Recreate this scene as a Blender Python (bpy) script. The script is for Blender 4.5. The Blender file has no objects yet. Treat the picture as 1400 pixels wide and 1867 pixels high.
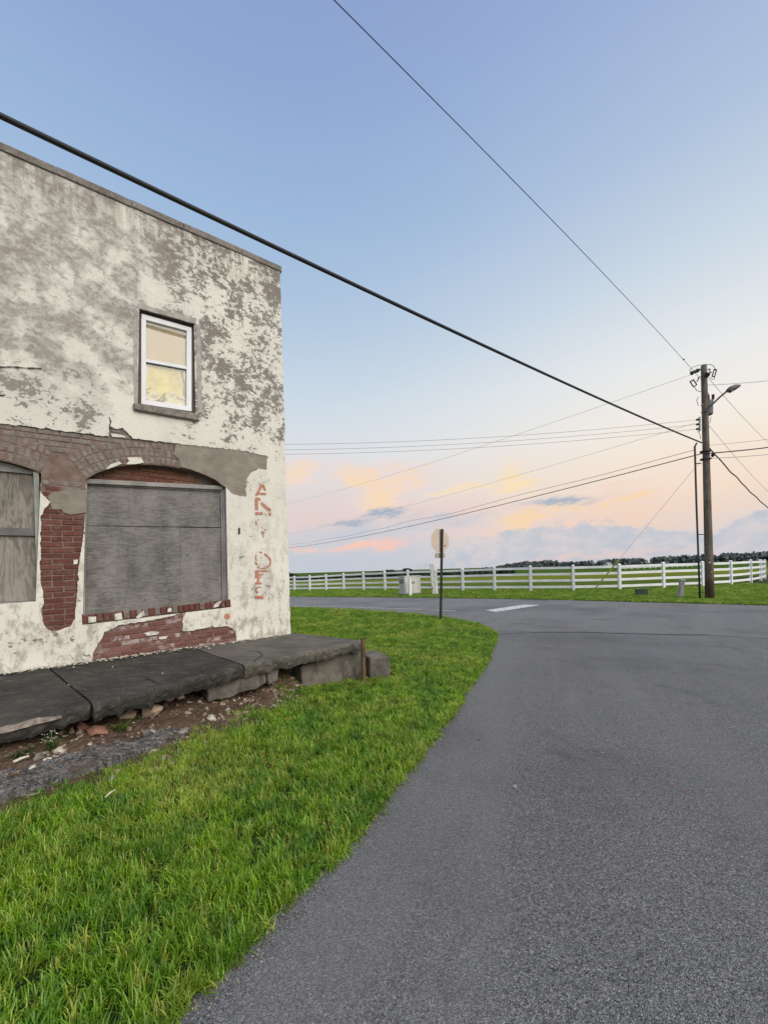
import bpy, bmesh, math, random
import numpy as np
from mathutils import Vector, Matrix, noise
from mathutils.geometry import delaunay_2d_cdt

random.seed(7); rng = np.random.default_rng(7)
S = bpy.context.scene
C = S.collection

# ------------------------------------------------------------------ camera
F = 750.0; CX = 700.0; CY = 1040.0; EYE = 1.6; ROLL = math.radians(1.7)
cam = bpy.data.cameras.new('camera'); camo = bpy.data.objects.new('camera', cam); C.objects.link(camo)
cam.sensor_fit = 'HORIZONTAL'; cam.sensor_width = 36; cam.lens = 36 * F / 1400
cam.shift_y = (CY - 933.5) / 1400
cam.clip_start = 0.05; cam.clip_end = 6000
CR, SR = math.cos(ROLL), math.sin(ROLL)
camo.matrix_world = Matrix(((CR, SR, 0, 0), (0, 0, -1, 0), (-SR, CR, 0, EYE), (0, 0, 0, 1)))
S.camera = camo

# ------------------------------------------------------------------ exposure
EXPO = 1.05
vs = S.view_settings
vs.view_transform = 'Standard'; vs.look = 'None'; vs.exposure = EXPO; vs.gamma = 1; vs.use_curve_mapping = False

# ------------------------------------------------------------------ small maths
def ray(px, py):
    a = (px - CX) / F; b = (CY - py) / F
    return Vector((a * CR + b * SR, 1.0, -a * SR + b * CR))
def P(px, py, z=0.0):                       # pixel of the survey sketch -> point on the level z
    d = ray(px, py); t = (z - EYE) / d.z
    return Vector((d.x * t, t, z))
def D(px, py, dep):                         # pixel -> point at a given distance ahead
    d = ray(px, py); return Vector((d.x * dep, dep, EYE + d.z * dep))
def lin(c):
    c = c / 255.0
    return c / 12.92 if c <= 0.04045 else ((c + 0.055) / 1.055) ** 2.4
def srgb(r, g, b, k=1.0): return (lin(r) * k, lin(g) * k, lin(b) * k, 1)

# ------------------------------------------------------------------ node helper
class NT:
    def __init__(s, tree): s.t = tree; s.n = tree.nodes; s.l = tree.links
    def add(s, typ, **kw):
        n = s.n.new(typ)
        for k, v in kw.items(): setattr(n, k, v)
        return n
    def put(s, sock, v):
        if isinstance(v, bpy.types.NodeSocket): s.l.new(v, sock)
        elif isinstance(v, (tuple, list)) and sock.type == 'RGBA' and len(v) == 3: sock.default_value = (*v, 1)
        else: sock.default_value = v
    def m(s, op, a, b=None, c=None, clamp=False):
        n = s.add('ShaderNodeMath', operation=op, use_clamp=clamp); s.put(n.inputs[0], a)
        if b is not None: s.put(n.inputs[1], b)
        if c is not None: s.put(n.inputs[2], c)
        return n.outputs[0]
    def mix(s, f, a, b, blend='MIX'):
        n = s.add('ShaderNodeMix', data_type='RGBA', blend_type=blend)
        s.put(n.inputs[0], f); s.put(n.inputs[6], a); s.put(n.inputs[7], b); return n.outputs[2]
    def smooth(s, v, lo, hi, a=0.0, b=1.0):
        n = s.add('ShaderNodeMapRange', interpolation_type='SMOOTHSTEP')
        s.put(n.inputs[0], v); s.put(n.inputs[1], lo); s.put(n.inputs[2], hi); s.put(n.inputs[3], a); s.put(n.inputs[4], b)
        return n.outputs[0]
    def noise(s, vec, scale, detail=4, rough=0.55, dist=0.0):
        n = s.add('ShaderNodeTexNoise'); 
        if vec is not None: s.put(n.inputs['Vector'], vec)
        n.inputs['Scale'].default_value = scale; n.inputs['Detail'].default_value = detail
        n.inputs['Roughness'].default_value = rough; n.inputs['Distortion'].default_value = dist
        return n.outputs['Fac']
    def vor(s, vec, scale, feature='F1', out='Distance'):
        n = s.add('ShaderNodeTexVoronoi', feature=feature); s.put(n.inputs['Vector'], vec)
        n.inputs['Scale'].default_value = scale; return n.outputs[out]
    def mapv(s, vec, scale=(1, 1, 1), loc=(0, 0, 0), rot=(0, 0, 0)):
        n = s.add('ShaderNodeMapping'); s.put(n.inputs[0], vec); n.inputs[1].default_value = loc
        n.inputs[2].default_value = rot; n.inputs[3].default_value = scale; return n.outputs[0]
    def coord(s, which='Object'): return s.add('ShaderNodeTexCoord').outputs[which]
    def pos(s): return s.add('ShaderNodeNewGeometry').outputs['Position']
    def rnd(s): return s.add('ShaderNodeObjectInfo').outputs['Random']
    def sep(s, v):
        n = s.add('ShaderNodeSeparateXYZ'); s.put(n.inputs[0], v); return n.outputs
    def ramp(s, v, stops):
        n = s.add('ShaderNodeValToRGB'); s.put(n.inputs[0], v); e = n.color_ramp.elements
        while len(e) < len(stops): e.new(0.5)
        for i, (p, c) in enumerate(stops): e[i].position = p; e[i].color = c if len(c) == 4 else (*c, 1)
        return n.outputs[0]
    def bump(s, h, dist=0.01, strength=1.0):
        n = s.add('ShaderNodeBump'); s.put(n.inputs['Height'], h); n.inputs['Distance'].default_value = dist
        n.inputs['Strength'].default_value = strength; return n.outputs[0]

MATS = {}
def material(name, fn, rough=0.85, metal=0.0, spec=0.3):
    if name in MATS: return MATS[name]
    m = bpy.data.materials.new(name); m.use_nodes = True
    t = NT(m.node_tree); b = t.n['Principled BSDF']
    b.inputs['Roughness'].default_value = rough; b.inputs['Metallic'].default_value = metal
    b.inputs['Specular IOR Level'].default_value = spec
    r = fn(t, b)
    if r is not None:
        if isinstance(r, dict):
            for k, v in r.items(): t.put(b.inputs[k], v)
        else: t.put(b.inputs['Base Color'], r)
    MATS[name] = m
    return m
def simple(name, col, rough=0.7, metal=0.0, var=0.25, scale=6.0, bump=0.0, spec=0.3):
    def fn(t, b):
        c = t.coord(); n = t.noise(c, scale, 6, 0.6)
        f = t.smooth(n, 0.3, 0.7)
        lo = tuple(x * (1 - var) for x in col[:3]); hi = tuple(min(1, x * (1 + var)) for x in col[:3])
        out = {'Base Color': t.mix(f, lo, hi)}
        if bump: out['Normal'] = t.bump(n, bump)
        return out
    return material(name, fn, rough, metal, spec)

# ------------------------------------------------------------------ world: dusk sky, direction based
SUN_AZ = math.radians(132); SUN_EL = math.radians(42)      # broad glow of the sky, from the right
wd = bpy.data.worlds.new('World'); S.world = wd; wd.use_nodes = True
t = NT(wd.node_tree); bg = t.n['Background']
K = 1.0 / 2 ** EXPO
gv = t.coord('Generated'); gx, gy, gz = t.sep(gv)
el0 = t.m('MULTIPLY', t.m('ARCSINE', gz), 180 / math.pi)       # degrees
az0 = t.m('MULTIPLY', t.m('ARCTAN2', gx, gy), 180 / math.pi)
cool = [(0, (200, 206, 217)), (4, (211, 210, 216)), (8, (225, 214, 215)), (12, (230, 223, 223)), (16, (226, 229, 234)),
        (22, (210, 223, 235)), (30, (186, 207, 230)), (40, (161, 189, 224)), (50, (147, 172, 216)), (60, (140, 160, 208)), (90, (128, 148, 200))]
warm = [(0, (210, 209, 213)), (4, (229, 217, 213)), (8, (250, 228, 208)), (12, (252, 236, 218)), (16, (250, 243, 233)),
        (22, (240, 241, 241)), (30, (212, 224, 236)), (40, (180, 200, 227)), (50, (160, 181, 220)), (60, (146, 164, 211)), (90, (128, 148, 200))]
e01 = t.m('DIVIDE', t.m('MAXIMUM', el0, 0.0), 90.0)
cc = t.ramp(e01, [(p / 90, srgb(*c)) for p, c in cool]); cw = t.ramp(e01, [(p / 90, srgb(*c)) for p, c in warm])
wf = t.smooth(t.m('ABSOLUTE', t.m('SUBTRACT', az0, 48.0)), 62.0, 4.0)
sky = t.mix(wf, cc, cw)
# clouds: soft patches at fixed bearings, edges broken by noise
sv = t.mapv(gv, (1, 1, 2.4))
nz_ = t.add('ShaderNodeTexNoise'); t.put(nz_.inputs['Vector'], sv); nz_.inputs['Scale'].default_value = 7.5; nz_.inputs['Detail'].default_value = 7.0; nz_.inputs['Roughness'].default_value = .70
nr, ng_, nb_ = t.sep(nz_.outputs['Color'])
wis = t.noise(t.mapv(t.mapv(gv, rot=(0, .22, 0)), (1, 1, 3.6)), 13.0, 7, .66, .35)          # streaky wisps
ae = t.add('ShaderNodeCombineXYZ'); t.put(ae.inputs[0], t.m('MULTIPLY_ADD', nr, 9.0, t.m('SUBTRACT', az0, 4.5))); t.put(ae.inputs[1], t.m('MULTIPLY_ADD', ng_, 4.4, t.m('SUBTRACT', el0, 2.2))); ae = ae.outputs[0]
rag = t.m('ADD', t.m('MULTIPLY_ADD', wis, 2.6, -.20), t.m('MULTIPLY', t.m('SUBTRACT', nb_, .5), 1.2))
def azel(px, py):
    d = ray(px, py).normalized(); return math.degrees(math.atan2(d.x, d.y)), math.degrees(math.asin(d.z))
def blob(px, py, rx, ry, rot=0.0, hard=0.2):
    a, e = azel(px, py); a2, _ = azel(px + rx, py); _, e2 = azel(px, py - ry)
    n = t.add('ShaderNodeMapping', vector_type='TEXTURE'); t.put(n.inputs[0], ae); n.inputs[1].default_value = (a, e, 0); n.inputs[2].default_value = (0, 0, math.radians(rot)); n.inputs[3].default_value = (abs(a2 - a), abs(e2 - e), 1)
    q = t.add('ShaderNodeVectorMath', operation='LENGTH'); t.put(q.inputs[0], n.outputs[0])
    v_ = t.m('SUBTRACT', rag, q.outputs['Value'])
    return t.smooth(v_, -.65, 1.05 - hard)
wmod = t.smooth(t.m('ADD', wis, t.m('MULTIPLY', t.m('SUBTRACT', nb_, .5), .5)), .30, .52, .55, 1.0)
def layer(sky, blobs, col, amt, wisp=True, rim=None):
    f = None
    for b_ in blobs: f = b_ if f is None else t.m('MAXIMUM', f, b_)
    if wisp: f = t.m('MULTIPLY', f, wmod)
    cl = srgb(*col) if rim is None else t.mix(t.smooth(f, .25, .95), srgb(*rim), srgb(*col))
    return t.mix(t.m('MULTIPLY', f, amt), sky, cl)
sky = layer(sky, [blob(740, 948, 230, 44, 0, -.4), blob(590, 955, 150, 36, 0, -.4)], (242, 211, 206), 0.6, False)
sky = layer(sky, [blob(1090, 955, 200, 40, 4, .0)], (252, 216, 192), 0.7, False)
sky = layer(sky, [blob(650, 868, 62, 20, -24), blob(692, 905, 46, 36, 40), blob(545, 862, 36, 20, 20), blob(735, 876, 48, 18, 10, .0)], (253, 224, 196), .85, True, (247, 219, 214))
sky = layer(sky, [blob(686, 908, 20, 30, 30, .0), blob(640, 875, 26, 10, -20, .0)], (255, 222, 178), 0.5)
sky = layer(sky, [blob(938, 880, 40, 36, 45, .0), blob(850, 890, 70, 10, 5, .0)], (255, 231, 190), 0.9, True, (250, 230, 220))
sky = layer(sky, [blob(1000, 932, 125, 14, 12, .1), blob(955, 955, 64, 15, 25), blob(1140, 912, 66, 8, 6, .0)], (254, 221, 178), 0.85, True, (250, 218, 208))
lum = t.noise(t.mapv(gv, (1, 1, 1.6)), 26.0, 4, .55)
eln = t.m('ADD', t.m('MULTIPLY_ADD', nb_, 2.6, t.m('SUBTRACT', el0, 1.3)), t.m('MULTIPLY', t.m('SUBTRACT', lum, .5), 3.2))
def bank(px, py, rx, top, soft):
    a, e = azel(px, py); a2, _ = azel(px + rx, py); _, e2 = azel(px, top)
    da = t.m('DIVIDE', t.m('SUBTRACT', az0, a), abs(a2 - a))
    lim = t.m('MULTIPLY', t.m('SUBTRACT', 1.0, t.m('MULTIPLY', da, da)), e2)
    return t.smooth(t.m('SUBTRACT', eln, lim), soft, -soft * .6)
sky = layer(sky, [blob(690, 968, 160, 13, 4, .0), blob(600, 1012, 160, 30, 0, .0)], (198, 206, 219), 0.85)
bcol = t.mix(t.smooth(t.m('ADD', t.m('MULTIPLY', lum, .6), t.m('MULTIPLY', wis, .5)), .40, .70), srgb(194, 201, 213), srgb(220, 213, 216))
def layer_c(sky, blobs, amt):
    f = None
    for b_ in blobs: f = b_ if f is None else t.m('MAXIMUM', f, b_)
    return t.mix(t.m('MULTIPLY', f, amt), sky, bcol)
sky = layer_c(sky, [bank(1010, 1030, 320, 960, .6), bank(1170, 1030, 170, 966, .45)], .92)
sky = layer_c(sky, [bank(1400, 1020, 170, 936, .35)], .95)
sky = layer(sky, [blob(1022, 914, 70, 10, 2, .1), blob(712, 940, 50, 9, 6, .0), blob(640, 952, 64, 7, 4, .0)], (172, 184, 202), 0.95, True, (205, 205, 212))
sky = layer(sky, [blob(670, 993, 56, 10, 8, .1), blob(600, 1003, 74, 8, 0, .0)], (254, 204, 188), 0.95, True, (240, 208, 206))
sky = layer(sky, [blob(1110, 1008, 170, 6, 2, .0)], (228, 209, 206), 0.8)
# the physical sky contributes its own soft falloff
nis = t.add('ShaderNodeTexSky', sky_type='NISHITA'); nis.sun_disc = False; nis.sun_elevation = math.radians(6)
nis.sun_rotation = SUN_AZ
nsk = t.mix(1.0, nis.outputs[0], (0.08, 0.08, 0.08), 'MULTIPLY')
sky = t.mix(0.06, sky, nsk)
t.put(bg.inputs['Color'], sky); bg.inputs['Strength'].default_value = K
wd.cycles.sampling_method = 'NONE'

# ------------------------------------------------------------------ one broad soft sun
sl = bpy.data.lights.new('sun', 'SUN'); sl.energy = 1.5; sl.angle = math.radians(55); sl.color = (1.0, 0.915, 0.78)
so = bpy.data.objects.new('sun', sl); C.objects.link(so)
sd = Vector((math.sin(SUN_AZ) * math.cos(SUN_EL), math.cos(SUN_AZ) * math.cos(SUN_EL), math.sin(SUN_EL)))
so.rotation_euler = sd.to_track_quat('Z', 'Y').to_euler(); so.location = sd * 30

# ================================================================== object helpers
def mesh(name, v, f, smooth=False):
    m = bpy.data.meshes.new(name); m.from_pydata([tuple(p) for p in v], [], f); m.update()
    if smooth: m.polygons.foreach_set('use_smooth', [True] * len(m.polygons))
    return m
def link(name, me, mat=None, parent=None, loc=None):
    o = bpy.data.objects.new(name, me); C.objects.link(o)
    if mat is not None and me is not None and not me.materials: me.materials.append(mat)
    if parent is not None: o.parent = parent
    if loc is not None: o.location = loc
    return o
def empty(name, label, cat, loc=(0, 0, 0), group=None):
    o = bpy.data.objects.new(name, None); C.objects.link(o); o.location = loc; o.empty_display_size = .1
    return tag(o, label, cat, group)
def tag(o, label=None, cat=None, group=None, kind=None):
    if label: o['label'] = label
    if cat: o['category'] = cat
    if group: o['group'] = group
    if kind: o['kind'] = kind
    return o
def struct(o): o['kind'] = 'structure'; return o

class MB:
    def __init__(s): s.v = []; s.f = []
    def poly(s, pts): b = len(s.v); s.v += [Vector(p) for p in pts]; s.f.append(tuple(range(b, b + len(pts)))); return s
    def hexa(s, p):                          # 8 points: bottom 4 ccw, top 4 ccw
        b = len(s.v); s.v += [Vector(q) for q in p]
        for q in ((3, 2, 1, 0), (4, 5, 6, 7), (0, 1, 5, 4), (1, 2, 6, 5), (2, 3, 7, 6), (3, 0, 4, 7)): s.f.append(tuple(b + i for i in q))
        return s
    def box(s, x0, x1, y0, y1, z0, z1):
        return s.hexa([(x0, y0, z0), (x1, y0, z0), (x1, y1, z0), (x0, y1, z0), (x0, y0, z1), (x1, y0, z1), (x1, y1, z1), (x0, y1, z1)])
    def beam(s, a, b, w, h, up=Vector((0, 0, 1))):
        a, b = Vector(a), Vector(b); d = (b - a).normalized(); x = d.cross(up).normalized(); y = x.cross(d).normalized()
        q = []
        for c in (a, b): q += [c - x * w / 2 - y * h / 2, c + x * w / 2 - y * h / 2, c + x * w / 2 + y * h / 2, c - x * w / 2 + y * h / 2]
        return s.hexa(q)
    def tube(s, pts, r, n=8, caps=True):
        pts = [Vector(p) for p in pts]; k = len(pts); rr = r if isinstance(r, (list, tuple)) else [r] * k
        b = len(s.v); up = Vector((0, 0, 1)); d0 = (pts[1] - pts[0]).normalized()
        x = d0.cross(up) if abs(d0.z) < .95 else d0.cross(Vector((1, 0, 0))); x.normalize()
        for i, p in enumerate(pts):
            d = (pts[min(i + 1, k - 1)] - pts[max(i - 1, 0)]).normalized()
            x = (x - d * x.dot(d)).normalized(); y = d.cross(x)
            for j in range(n):
                a = 2 * math.pi * j / n; s.v.append(p + (x * math.cos(a) + y * math.sin(a)) * rr[i])
        for i in range(k - 1):
            for j in range(n):
                j2 = (j + 1) % n; s.f.append((b + i * n + j, b + i * n + j2, b + (i + 1) * n + j2, b + (i + 1) * n + j))
        if caps:
            s.f.append(tuple(b + j for j in range(n - 1, -1, -1))); s.f.append(tuple(b + (k - 1) * n + j for j in range(n)))
        return s
    def prism(s, pts, off):
        pts = [Vector(p) for p in pts]; off = Vector(off); n = len(pts); b = len(s.v); s.v += pts + [p + off for p in pts]
        s.f.append(tuple(range(b + n - 1, b - 1, -1))); s.f.append(tuple(range(b + n, b + 2 * n)))
        for i in range(n): j = (i + 1) % n; s.f.append((b + i, b + j, b + n + j, b + n + i))
        return s
    def rock(s, c, r, sub=1, squash=.7, seed=0):
        q = random.Random(seed * 13.7 + r * 1000); bm = bmesh.new(); ax = (q.uniform(.75, 1.25), q.uniform(.7, 1.1), squash * q.uniform(.75, 1.2))
        M = Matrix.Rotation(q.uniform(0, 6.28), 3, 'Z') @ Matrix.Rotation(q.uniform(-.5, .5), 3, 'X')
        for k in range(9 if sub == 1 else 22):
            d = Vector((q.gauss(0, 1), q.gauss(0, 1), q.gauss(0, 1))).normalized() * q.uniform(.82, 1.12)
            bm.verts.new(M @ Vector((d.x * ax[0], d.y * ax[1], d.z * ax[2])) * r)
        bmesh.ops.convex_hull(bm, input=bm.verts); 
        bmesh.ops.delete(bm, geom=[v for v in bm.verts if not v.link_faces], context='VERTS'); bm.verts.index_update()
        b = len(s.v); s.v += [v.co + Vector(c) for v in bm.verts]
        for f_ in bm.faces: s.f.append(tuple(b + v.index for v in f_.verts))
        bm.free(); return s
    def build(s, name, mat, parent=None, smooth=False, loc=None):
        v = s.v if loc is None else [p - Vector(loc) for p in s.v]
        return link(name, mesh(name, v, s.f, smooth), mat, parent, loc)
def bevel(o, w=.01, seg=1):
    m = o.modifiers.new('bevel', 'BEVEL'); m.width = w; m.segments = seg; m.limit_method = 'ANGLE'; return o

def inside(pts, poly):                        # vectorised point in polygon
    pts = np.asarray(pts, float); poly = np.asarray(poly, float); x, y = pts[:, 0], pts[:, 1]
    r = np.zeros(len(pts), bool); n = len(poly); j = n - 1
    for i in range(n):
        xi, yi = poly[i]; xj, yj = poly[j]
        c = (yi > y) != (yj > y)
        with np.errstate(divide='ignore', invalid='ignore'): r ^= c & (x < (xj - xi) * (y - yi) / (yj - yi + 1e-30) + xi)
        j = i
    return r
def rough_poly(poly, step=.03, amp=.008, closed=True, seed=0, fs=14.0):
    out = []; n = len(poly)
    for i in range(n if closed else n - 1):
        a = Vector(poly[i]); b = Vector(poly[(i + 1) % n]); L = (b - a).length; k = max(1, int(L / step)); d = (b - a) / max(L, 1e-6); nn = Vector((-d.y, d.x))
        for q in range(k):
            p = a + (b - a) * q / k
            w = noise.noise(Vector((p.x * fs, p.y * fs, seed))) + .5 * noise.noise(Vector((p.x * fs * 2.7, p.y * fs * 2.7, seed + 4)))
            out.append(p + nn * w * amp * (0.35 if q == 0 else 1))
    if not closed: out.append(Vector(poly[-1]))
    return out
def sheet(outer, holes, grid, yfun, depth_y, islands=()):
    """plate in the wall's (u, v) plane with holes; returns verts, faces: front at yfun(u,v), rim going back to depth_y"""
    pts = []; edges = []
    for poly in [outer] + list(holes) + list(islands):
        b = len(pts); pts += [Vector((p[0], p[1])) for p in poly]; n = len(poly); edges += [(b + i, b + (i + 1) % n) for i in range(n)]
    u0, u1 = min(p[0] for p in outer), max(p[0] for p in outer); v0, v1 = min(p[1] for p in outer), max(p[1] for p in outer)
    if grid:
        for i in range(int((u1 - u0) / grid)):
            for j in range(int((v1 - v0) / grid)):
                pts.append(Vector((u0 + (i + .2 + .6 * random.random()) * grid, v0 + (j + .2 + .6 * random.random()) * grid)))
    vo, eo, fo, *_ = delaunay_2d_cdt(pts, edges, [], 0, 1e-5)
    V = np.array([(p.x, p.y) for p in vo]); Fc = np.array([f for f in fo if len(f) == 3]); cen = V[Fc].mean(1)
    keep = inside(cen, outer)
    for h in holes: keep &= ~inside(cen, h)
    for h in islands: keep |= inside(cen, h)
    Fc = Fc[keep]
    a, b, c = V[Fc[:, 0]], V[Fc[:, 1]], V[Fc[:, 2]]
    cr_ = (b[:, 0] - a[:, 0]) * (c[:, 1] - a[:, 1]) - (b[:, 1] - a[:, 1]) * (c[:, 0] - a[:, 0])
    Fc[cr_ > 0] = Fc[cr_ > 0][:, ::-1]                       # local +y is outward: x,z order reversed
    used = np.unique(Fc); remap = {int(o): i for i, o in enumerate(used)}
    verts = [Vector((V[o][0], yfun(V[o][0], V[o][1]), V[o][1])) for o in used]
    faces = [tuple(remap[int(i)] for i in f) for f in Fc]
    cnt = {}
    for f in faces:
        for i in range(3): e = (f[i], f[(i + 1) % 3]); cnt[e] = cnt.get(e, 0) + 1
    back = {}
    for (i, j) in list(cnt):
        if (j, i) not in cnt:
            for q in (i, j):
                if q not in back: back[q] = len(verts); verts.append(Vector((verts[q].x, depth_y, verts[q].z)))
            faces.append((j, i, back[i], back[j]))
    return verts, faces

# ================================================================== setting: ground, roads, lawn
O = P(530, 1155, .59); O.z = 0
_n = math.hypot(1.28, 1); U = Vector((-1.28 / _n, -1 / _n, 0)); N = Vector((-U.y, U.x, 0))
MW = Matrix(((U.x, N.x, 0, O.x), (U.y, N.y, 0, O.y), (0, 0, 1, 0), (0, 0, 0, 1)))     # wall frame: u along, y outward, z up
MWI = MW.inverted()
def L(u, y, z=0.0): return O + U * u + N * y + Vector((0, 0, z))
def W(px, py, y=0.0):
    r = ray(px, py); o = Vector((0, 0, EYE)); k = ((O + N * y - o).dot(N)) / r.dot(N); q = o + r * k - O
    return Vector((q.dot(U), q.z))

def f_field(t, b):
    p = t.pos(); x, y, z = t.sep(p)
    big = t.noise(t.mapv(p, (1, 3.0, 1)), .02, 4); fine = t.noise(p, 1.3, 8, .7); mid = t.noise(t.mapv(p, (1, 2.2, 1)), .22, 6, .65)
    d = t.m('ADD', y, t.m('MULTIPLY', t.m('SUBTRACT', big, .5), 26))
    yel = t.smooth(d, 34, 60); far = t.smooth(d, 62, 92)
    c = t.mix(t.smooth(mid, .3, .7), (.055, .10, .018), (.12, .15, .030))
    c = t.mix(yel, c, t.mix(t.smooth(mid, .35, .7), (.20, .20, .03), (.13, .18, .022)))
    c = t.mix(far, c, t.mix(t.smooth(big, .4, .6), (.055, .11, .020), (.085, .13, .025)))
    c = t.mix(t.smooth(fine, .35, .75, 0, .35), c, (.035, .05, .012))
    return c
M_field = material('field_grass', f_field, 1.0, 0, .0)
g = MB(); R_ = 2600
g.poly([(-R_, -40, -.03), (R_, -40, -.03), (R_, R_, -.03), (-R_, R_, -.03)])
struct(g.build('ground', M_field))

def asphalt(name, lo, hi, seed):
    def fn(t, b):
        p = t.mapv(t.pos(), loc=(seed, 0, 0)); big = t.noise(p, .35, 4); mid = t.noise(p, 3.0, 5, .6); st = t.noise(p, 60, 3, .6)
        cell = t.add('ShaderNodeTexVoronoi'); t.put(cell.inputs['Vector'], p); cell.inputs['Scale'].default_value = 190
        cell2 = t.add('ShaderNodeTexVoronoi'); t.put(cell2.inputs['Vector'], p); cell2.inputs['Scale'].default_value = 120
        sp = t.sep(cell.outputs['Color'])[0]; sp2 = t.sep(cell2.outputs['Color'])[0]
        c = t.mix(t.smooth(st, .25, .75, .25, .75), lo, hi)
        c = t.mix(t.smooth(sp, .70, .92, 0, .72), c, (.38, .38, .39))
        c = t.mix(t.smooth(sp, .32, .05, 0, .8), c, (.028, .028, .031))
        c = t.mix(t.smooth(sp2, .955, .98, 0, .5), c, (.42, .41, .40))
        c = t.mix(t.smooth(sp2, .06, .03, 0, .45), c, (.03, .03, .033))
        # worn wheel lanes and stains
        ln = t.noise(t.mapv(t.mapv(p, rot=(0, 0, .377 if seed == 0 else -.9)), (1.0, .09, 1) if seed == 0 else (.09, 1.0, 1)), 1.2, 5, .6)
        c = t.mix(t.smooth(ln, .44, .60, 0, .42), c, (.225, .225, .222)); pt = t.noise(p, .9, 6, .68); c = t.mix(t.smooth(pt, .56, .70, 0, .38), c, (.055, .055, .056)); c = t.mix(t.smooth(t.noise(p, 2.2, 7, .75), .63, .70, 0, .35), c, (.045, .045, .046))
        c = t.mix(t.smooth(big, .45, .70, 0, .34), c, (.055, .055, .06))
        c = t.mix(t.smooth(mid, .62, .8, 0, .22), c, (.05, .05, .053))
        dist = t.m('SUBTRACT', 1.0, cell.outputs['Distance'])
        h = t.m('ADD', t.m('MULTIPLY', dist, 1.0), t.m('MULTIPLY', sp, .6))
        return {'Base Color': c, 'Normal': t.bump(h, .007, 1.0), 'Roughness': t.smooth(big, .3, .7, .8, .92)}
    return material(name, fn, .88, 0, .25)
M_asph = asphalt('asphalt', (.13, .132, .135), (.195, .197, .20), 0)
M_asph2 = asphalt('asphalt_worn', (.15, .152, .153), (.225, .227, .228), 9)

lawn_px = [(330, 1867), (395, 1800), (445, 1752), (486, 1712), (520, 1670), (560, 1628), (600, 1592), (650, 1535), (700, 1470), (750, 1405), (800, 1338), (835, 1290), (865, 1247), (890, 1203), (902, 1172), (904, 1158), (893, 1147), (868, 1138), (830, 1130), (760, 1121), (700, 1116.5), (650, 1113), (590, 1110.5), (530, 1109)]
edge = [P(x - 26 * max(0, y - 1160) / 700, y) for x, y in lawn_px]
edge = [Vector((-1.25, .55, 0)), Vector((-1.7, -.4, 0)), ][::-1] + edge + [Vector((-17.5, 26.5, 0)), Vector((-60, 50, 0))]
edge2 = [Vector((p.x, p.y)) for p in edge]
edge_r = rough_poly(edge2, .08, .05, False, 3, 2.6)
side = [(p.x - .25, p.y) for p in edge_r if p.y < 10.2] + [tuple(P(905, 1150)[:2]), tuple(P(1290, 1150)[:2]), (14.5, 3.2), (12, -2), (10, -12), (-3, -12)]
struct(MB().poly([(x, y, 0) for x, y in side]).build('side_road', M_asph))
seam = [P(904, 1157), P(980, 1153), P(1060, 1153), P(1150, 1156), P(1240, 1158), P(1292, 1158)]
farE = [Vector((-150, 101)), Vector((-60, 55.5)), Vector((-20, 35)), *[P(x, y).xy for x, y in ((530, 1088.6), (620, 1089), (740, 1090), (850, 1091.3), (950, 1092.8), (1040, 1094.8), (1130, 1097.4), (1220, 1099.8), (1310, 1102), (1400, 1104.5))], Vector((22, 6.4)), Vector((40, -11))]
cr_near = [Vector((-150, 93)), Vector((-60, 49.5))] + [p for p in rough_poly(edge2, .25, .03, False, 5, 2.0) if p.y > 9.3 and p.x > -40][::1]
i0 = [p for p in cr_near[2:]]; i0 = sorted(i0, key=lambda p: p.x)
nearE = [cr_near[0], cr_near[1]] + [Vector((p.x - .2, p.y - .2)) for p in i0] + [s_.xy for s_ in seam[1:]] + [Vector((14, 2.6)), Vector((34, -14))]
cr = [(p[0], p[1], .004) for p in farE] + [(p[0], p[1], .004) for p in reversed(nearE)]
struct(MB().poly(cr[::-1]).build('cross_road', M_asph2))
# painted stop bar, edge line and tar seams
def f_paint(t, b):
    p = t.pos(); n = t.noise(p, 9, 8, .7); n2 = t.noise(p, 60, 4, .7)
    return {'Base Color': t.mix(t.smooth(t.m('ADD', n, t.m('MULTIPLY', n2, .3)), .72, .62), (.20, .20, .20), (.72, .72, .70))}
M_paint = material('road_paint', f_paint, .8)
def f_tar(t, b):
    n = t.noise(t.pos(), 12, 6, .7); return t.mix(t.smooth(n, .35, .65), (.065, .065, .068), (.11, .11, .115))
M_tar = material('tar', f_tar, .8)
def strip(name, pts, w, z, mat, jit=0.0, kind='structure'):
    pts = [Vector((p[0], p[1])) for p in pts]; m = MB(); l = []; r = []
    for i, p in enumerate(pts):
        d = (pts[min(i + 1, len(pts) - 1)] - pts[max(i - 1, 0)]).normalized(); nn = Vector((-d.y, d.x)); ww = (w[i] if isinstance(w, list) else w) * (1 + jit * random.uniform(-1, 1))
        l.append((p.x + nn.x * ww / 2, p.y + nn.y * ww / 2, z)); r.append((p.x - nn.x * ww / 2, p.y - nn.y * ww / 2, z))
    for i in range(len(pts) - 1): m.poly([r[i], r[i + 1], l[i + 1], l[i]])
    o = m.build(name, mat); o['kind'] = kind; return o
bar = [P(885, 1113.2), P(905, 1116), P(986, 1103.6), P(955, 1103)]
struct(MB().poly([(p.x, p.y, .009) for p in bar][::1]).build('stop_bar_marking', M_paint))
el_ = [P(x, y) for x, y in ((535, 1105.5), (600, 1106.5), (680, 1108.6), (760, 1111.5), (830, 1114.6))]
strip('edge_line_marking', [p.xy for p in el_], .10, .009, M_paint, .3)
sp_ = rough_poly([s_.xy for s_ in seam], .15, .05, False, 8, 2.0)
strip('tar_seam', sp_, .05, .010, M_tar, .5)

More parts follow.
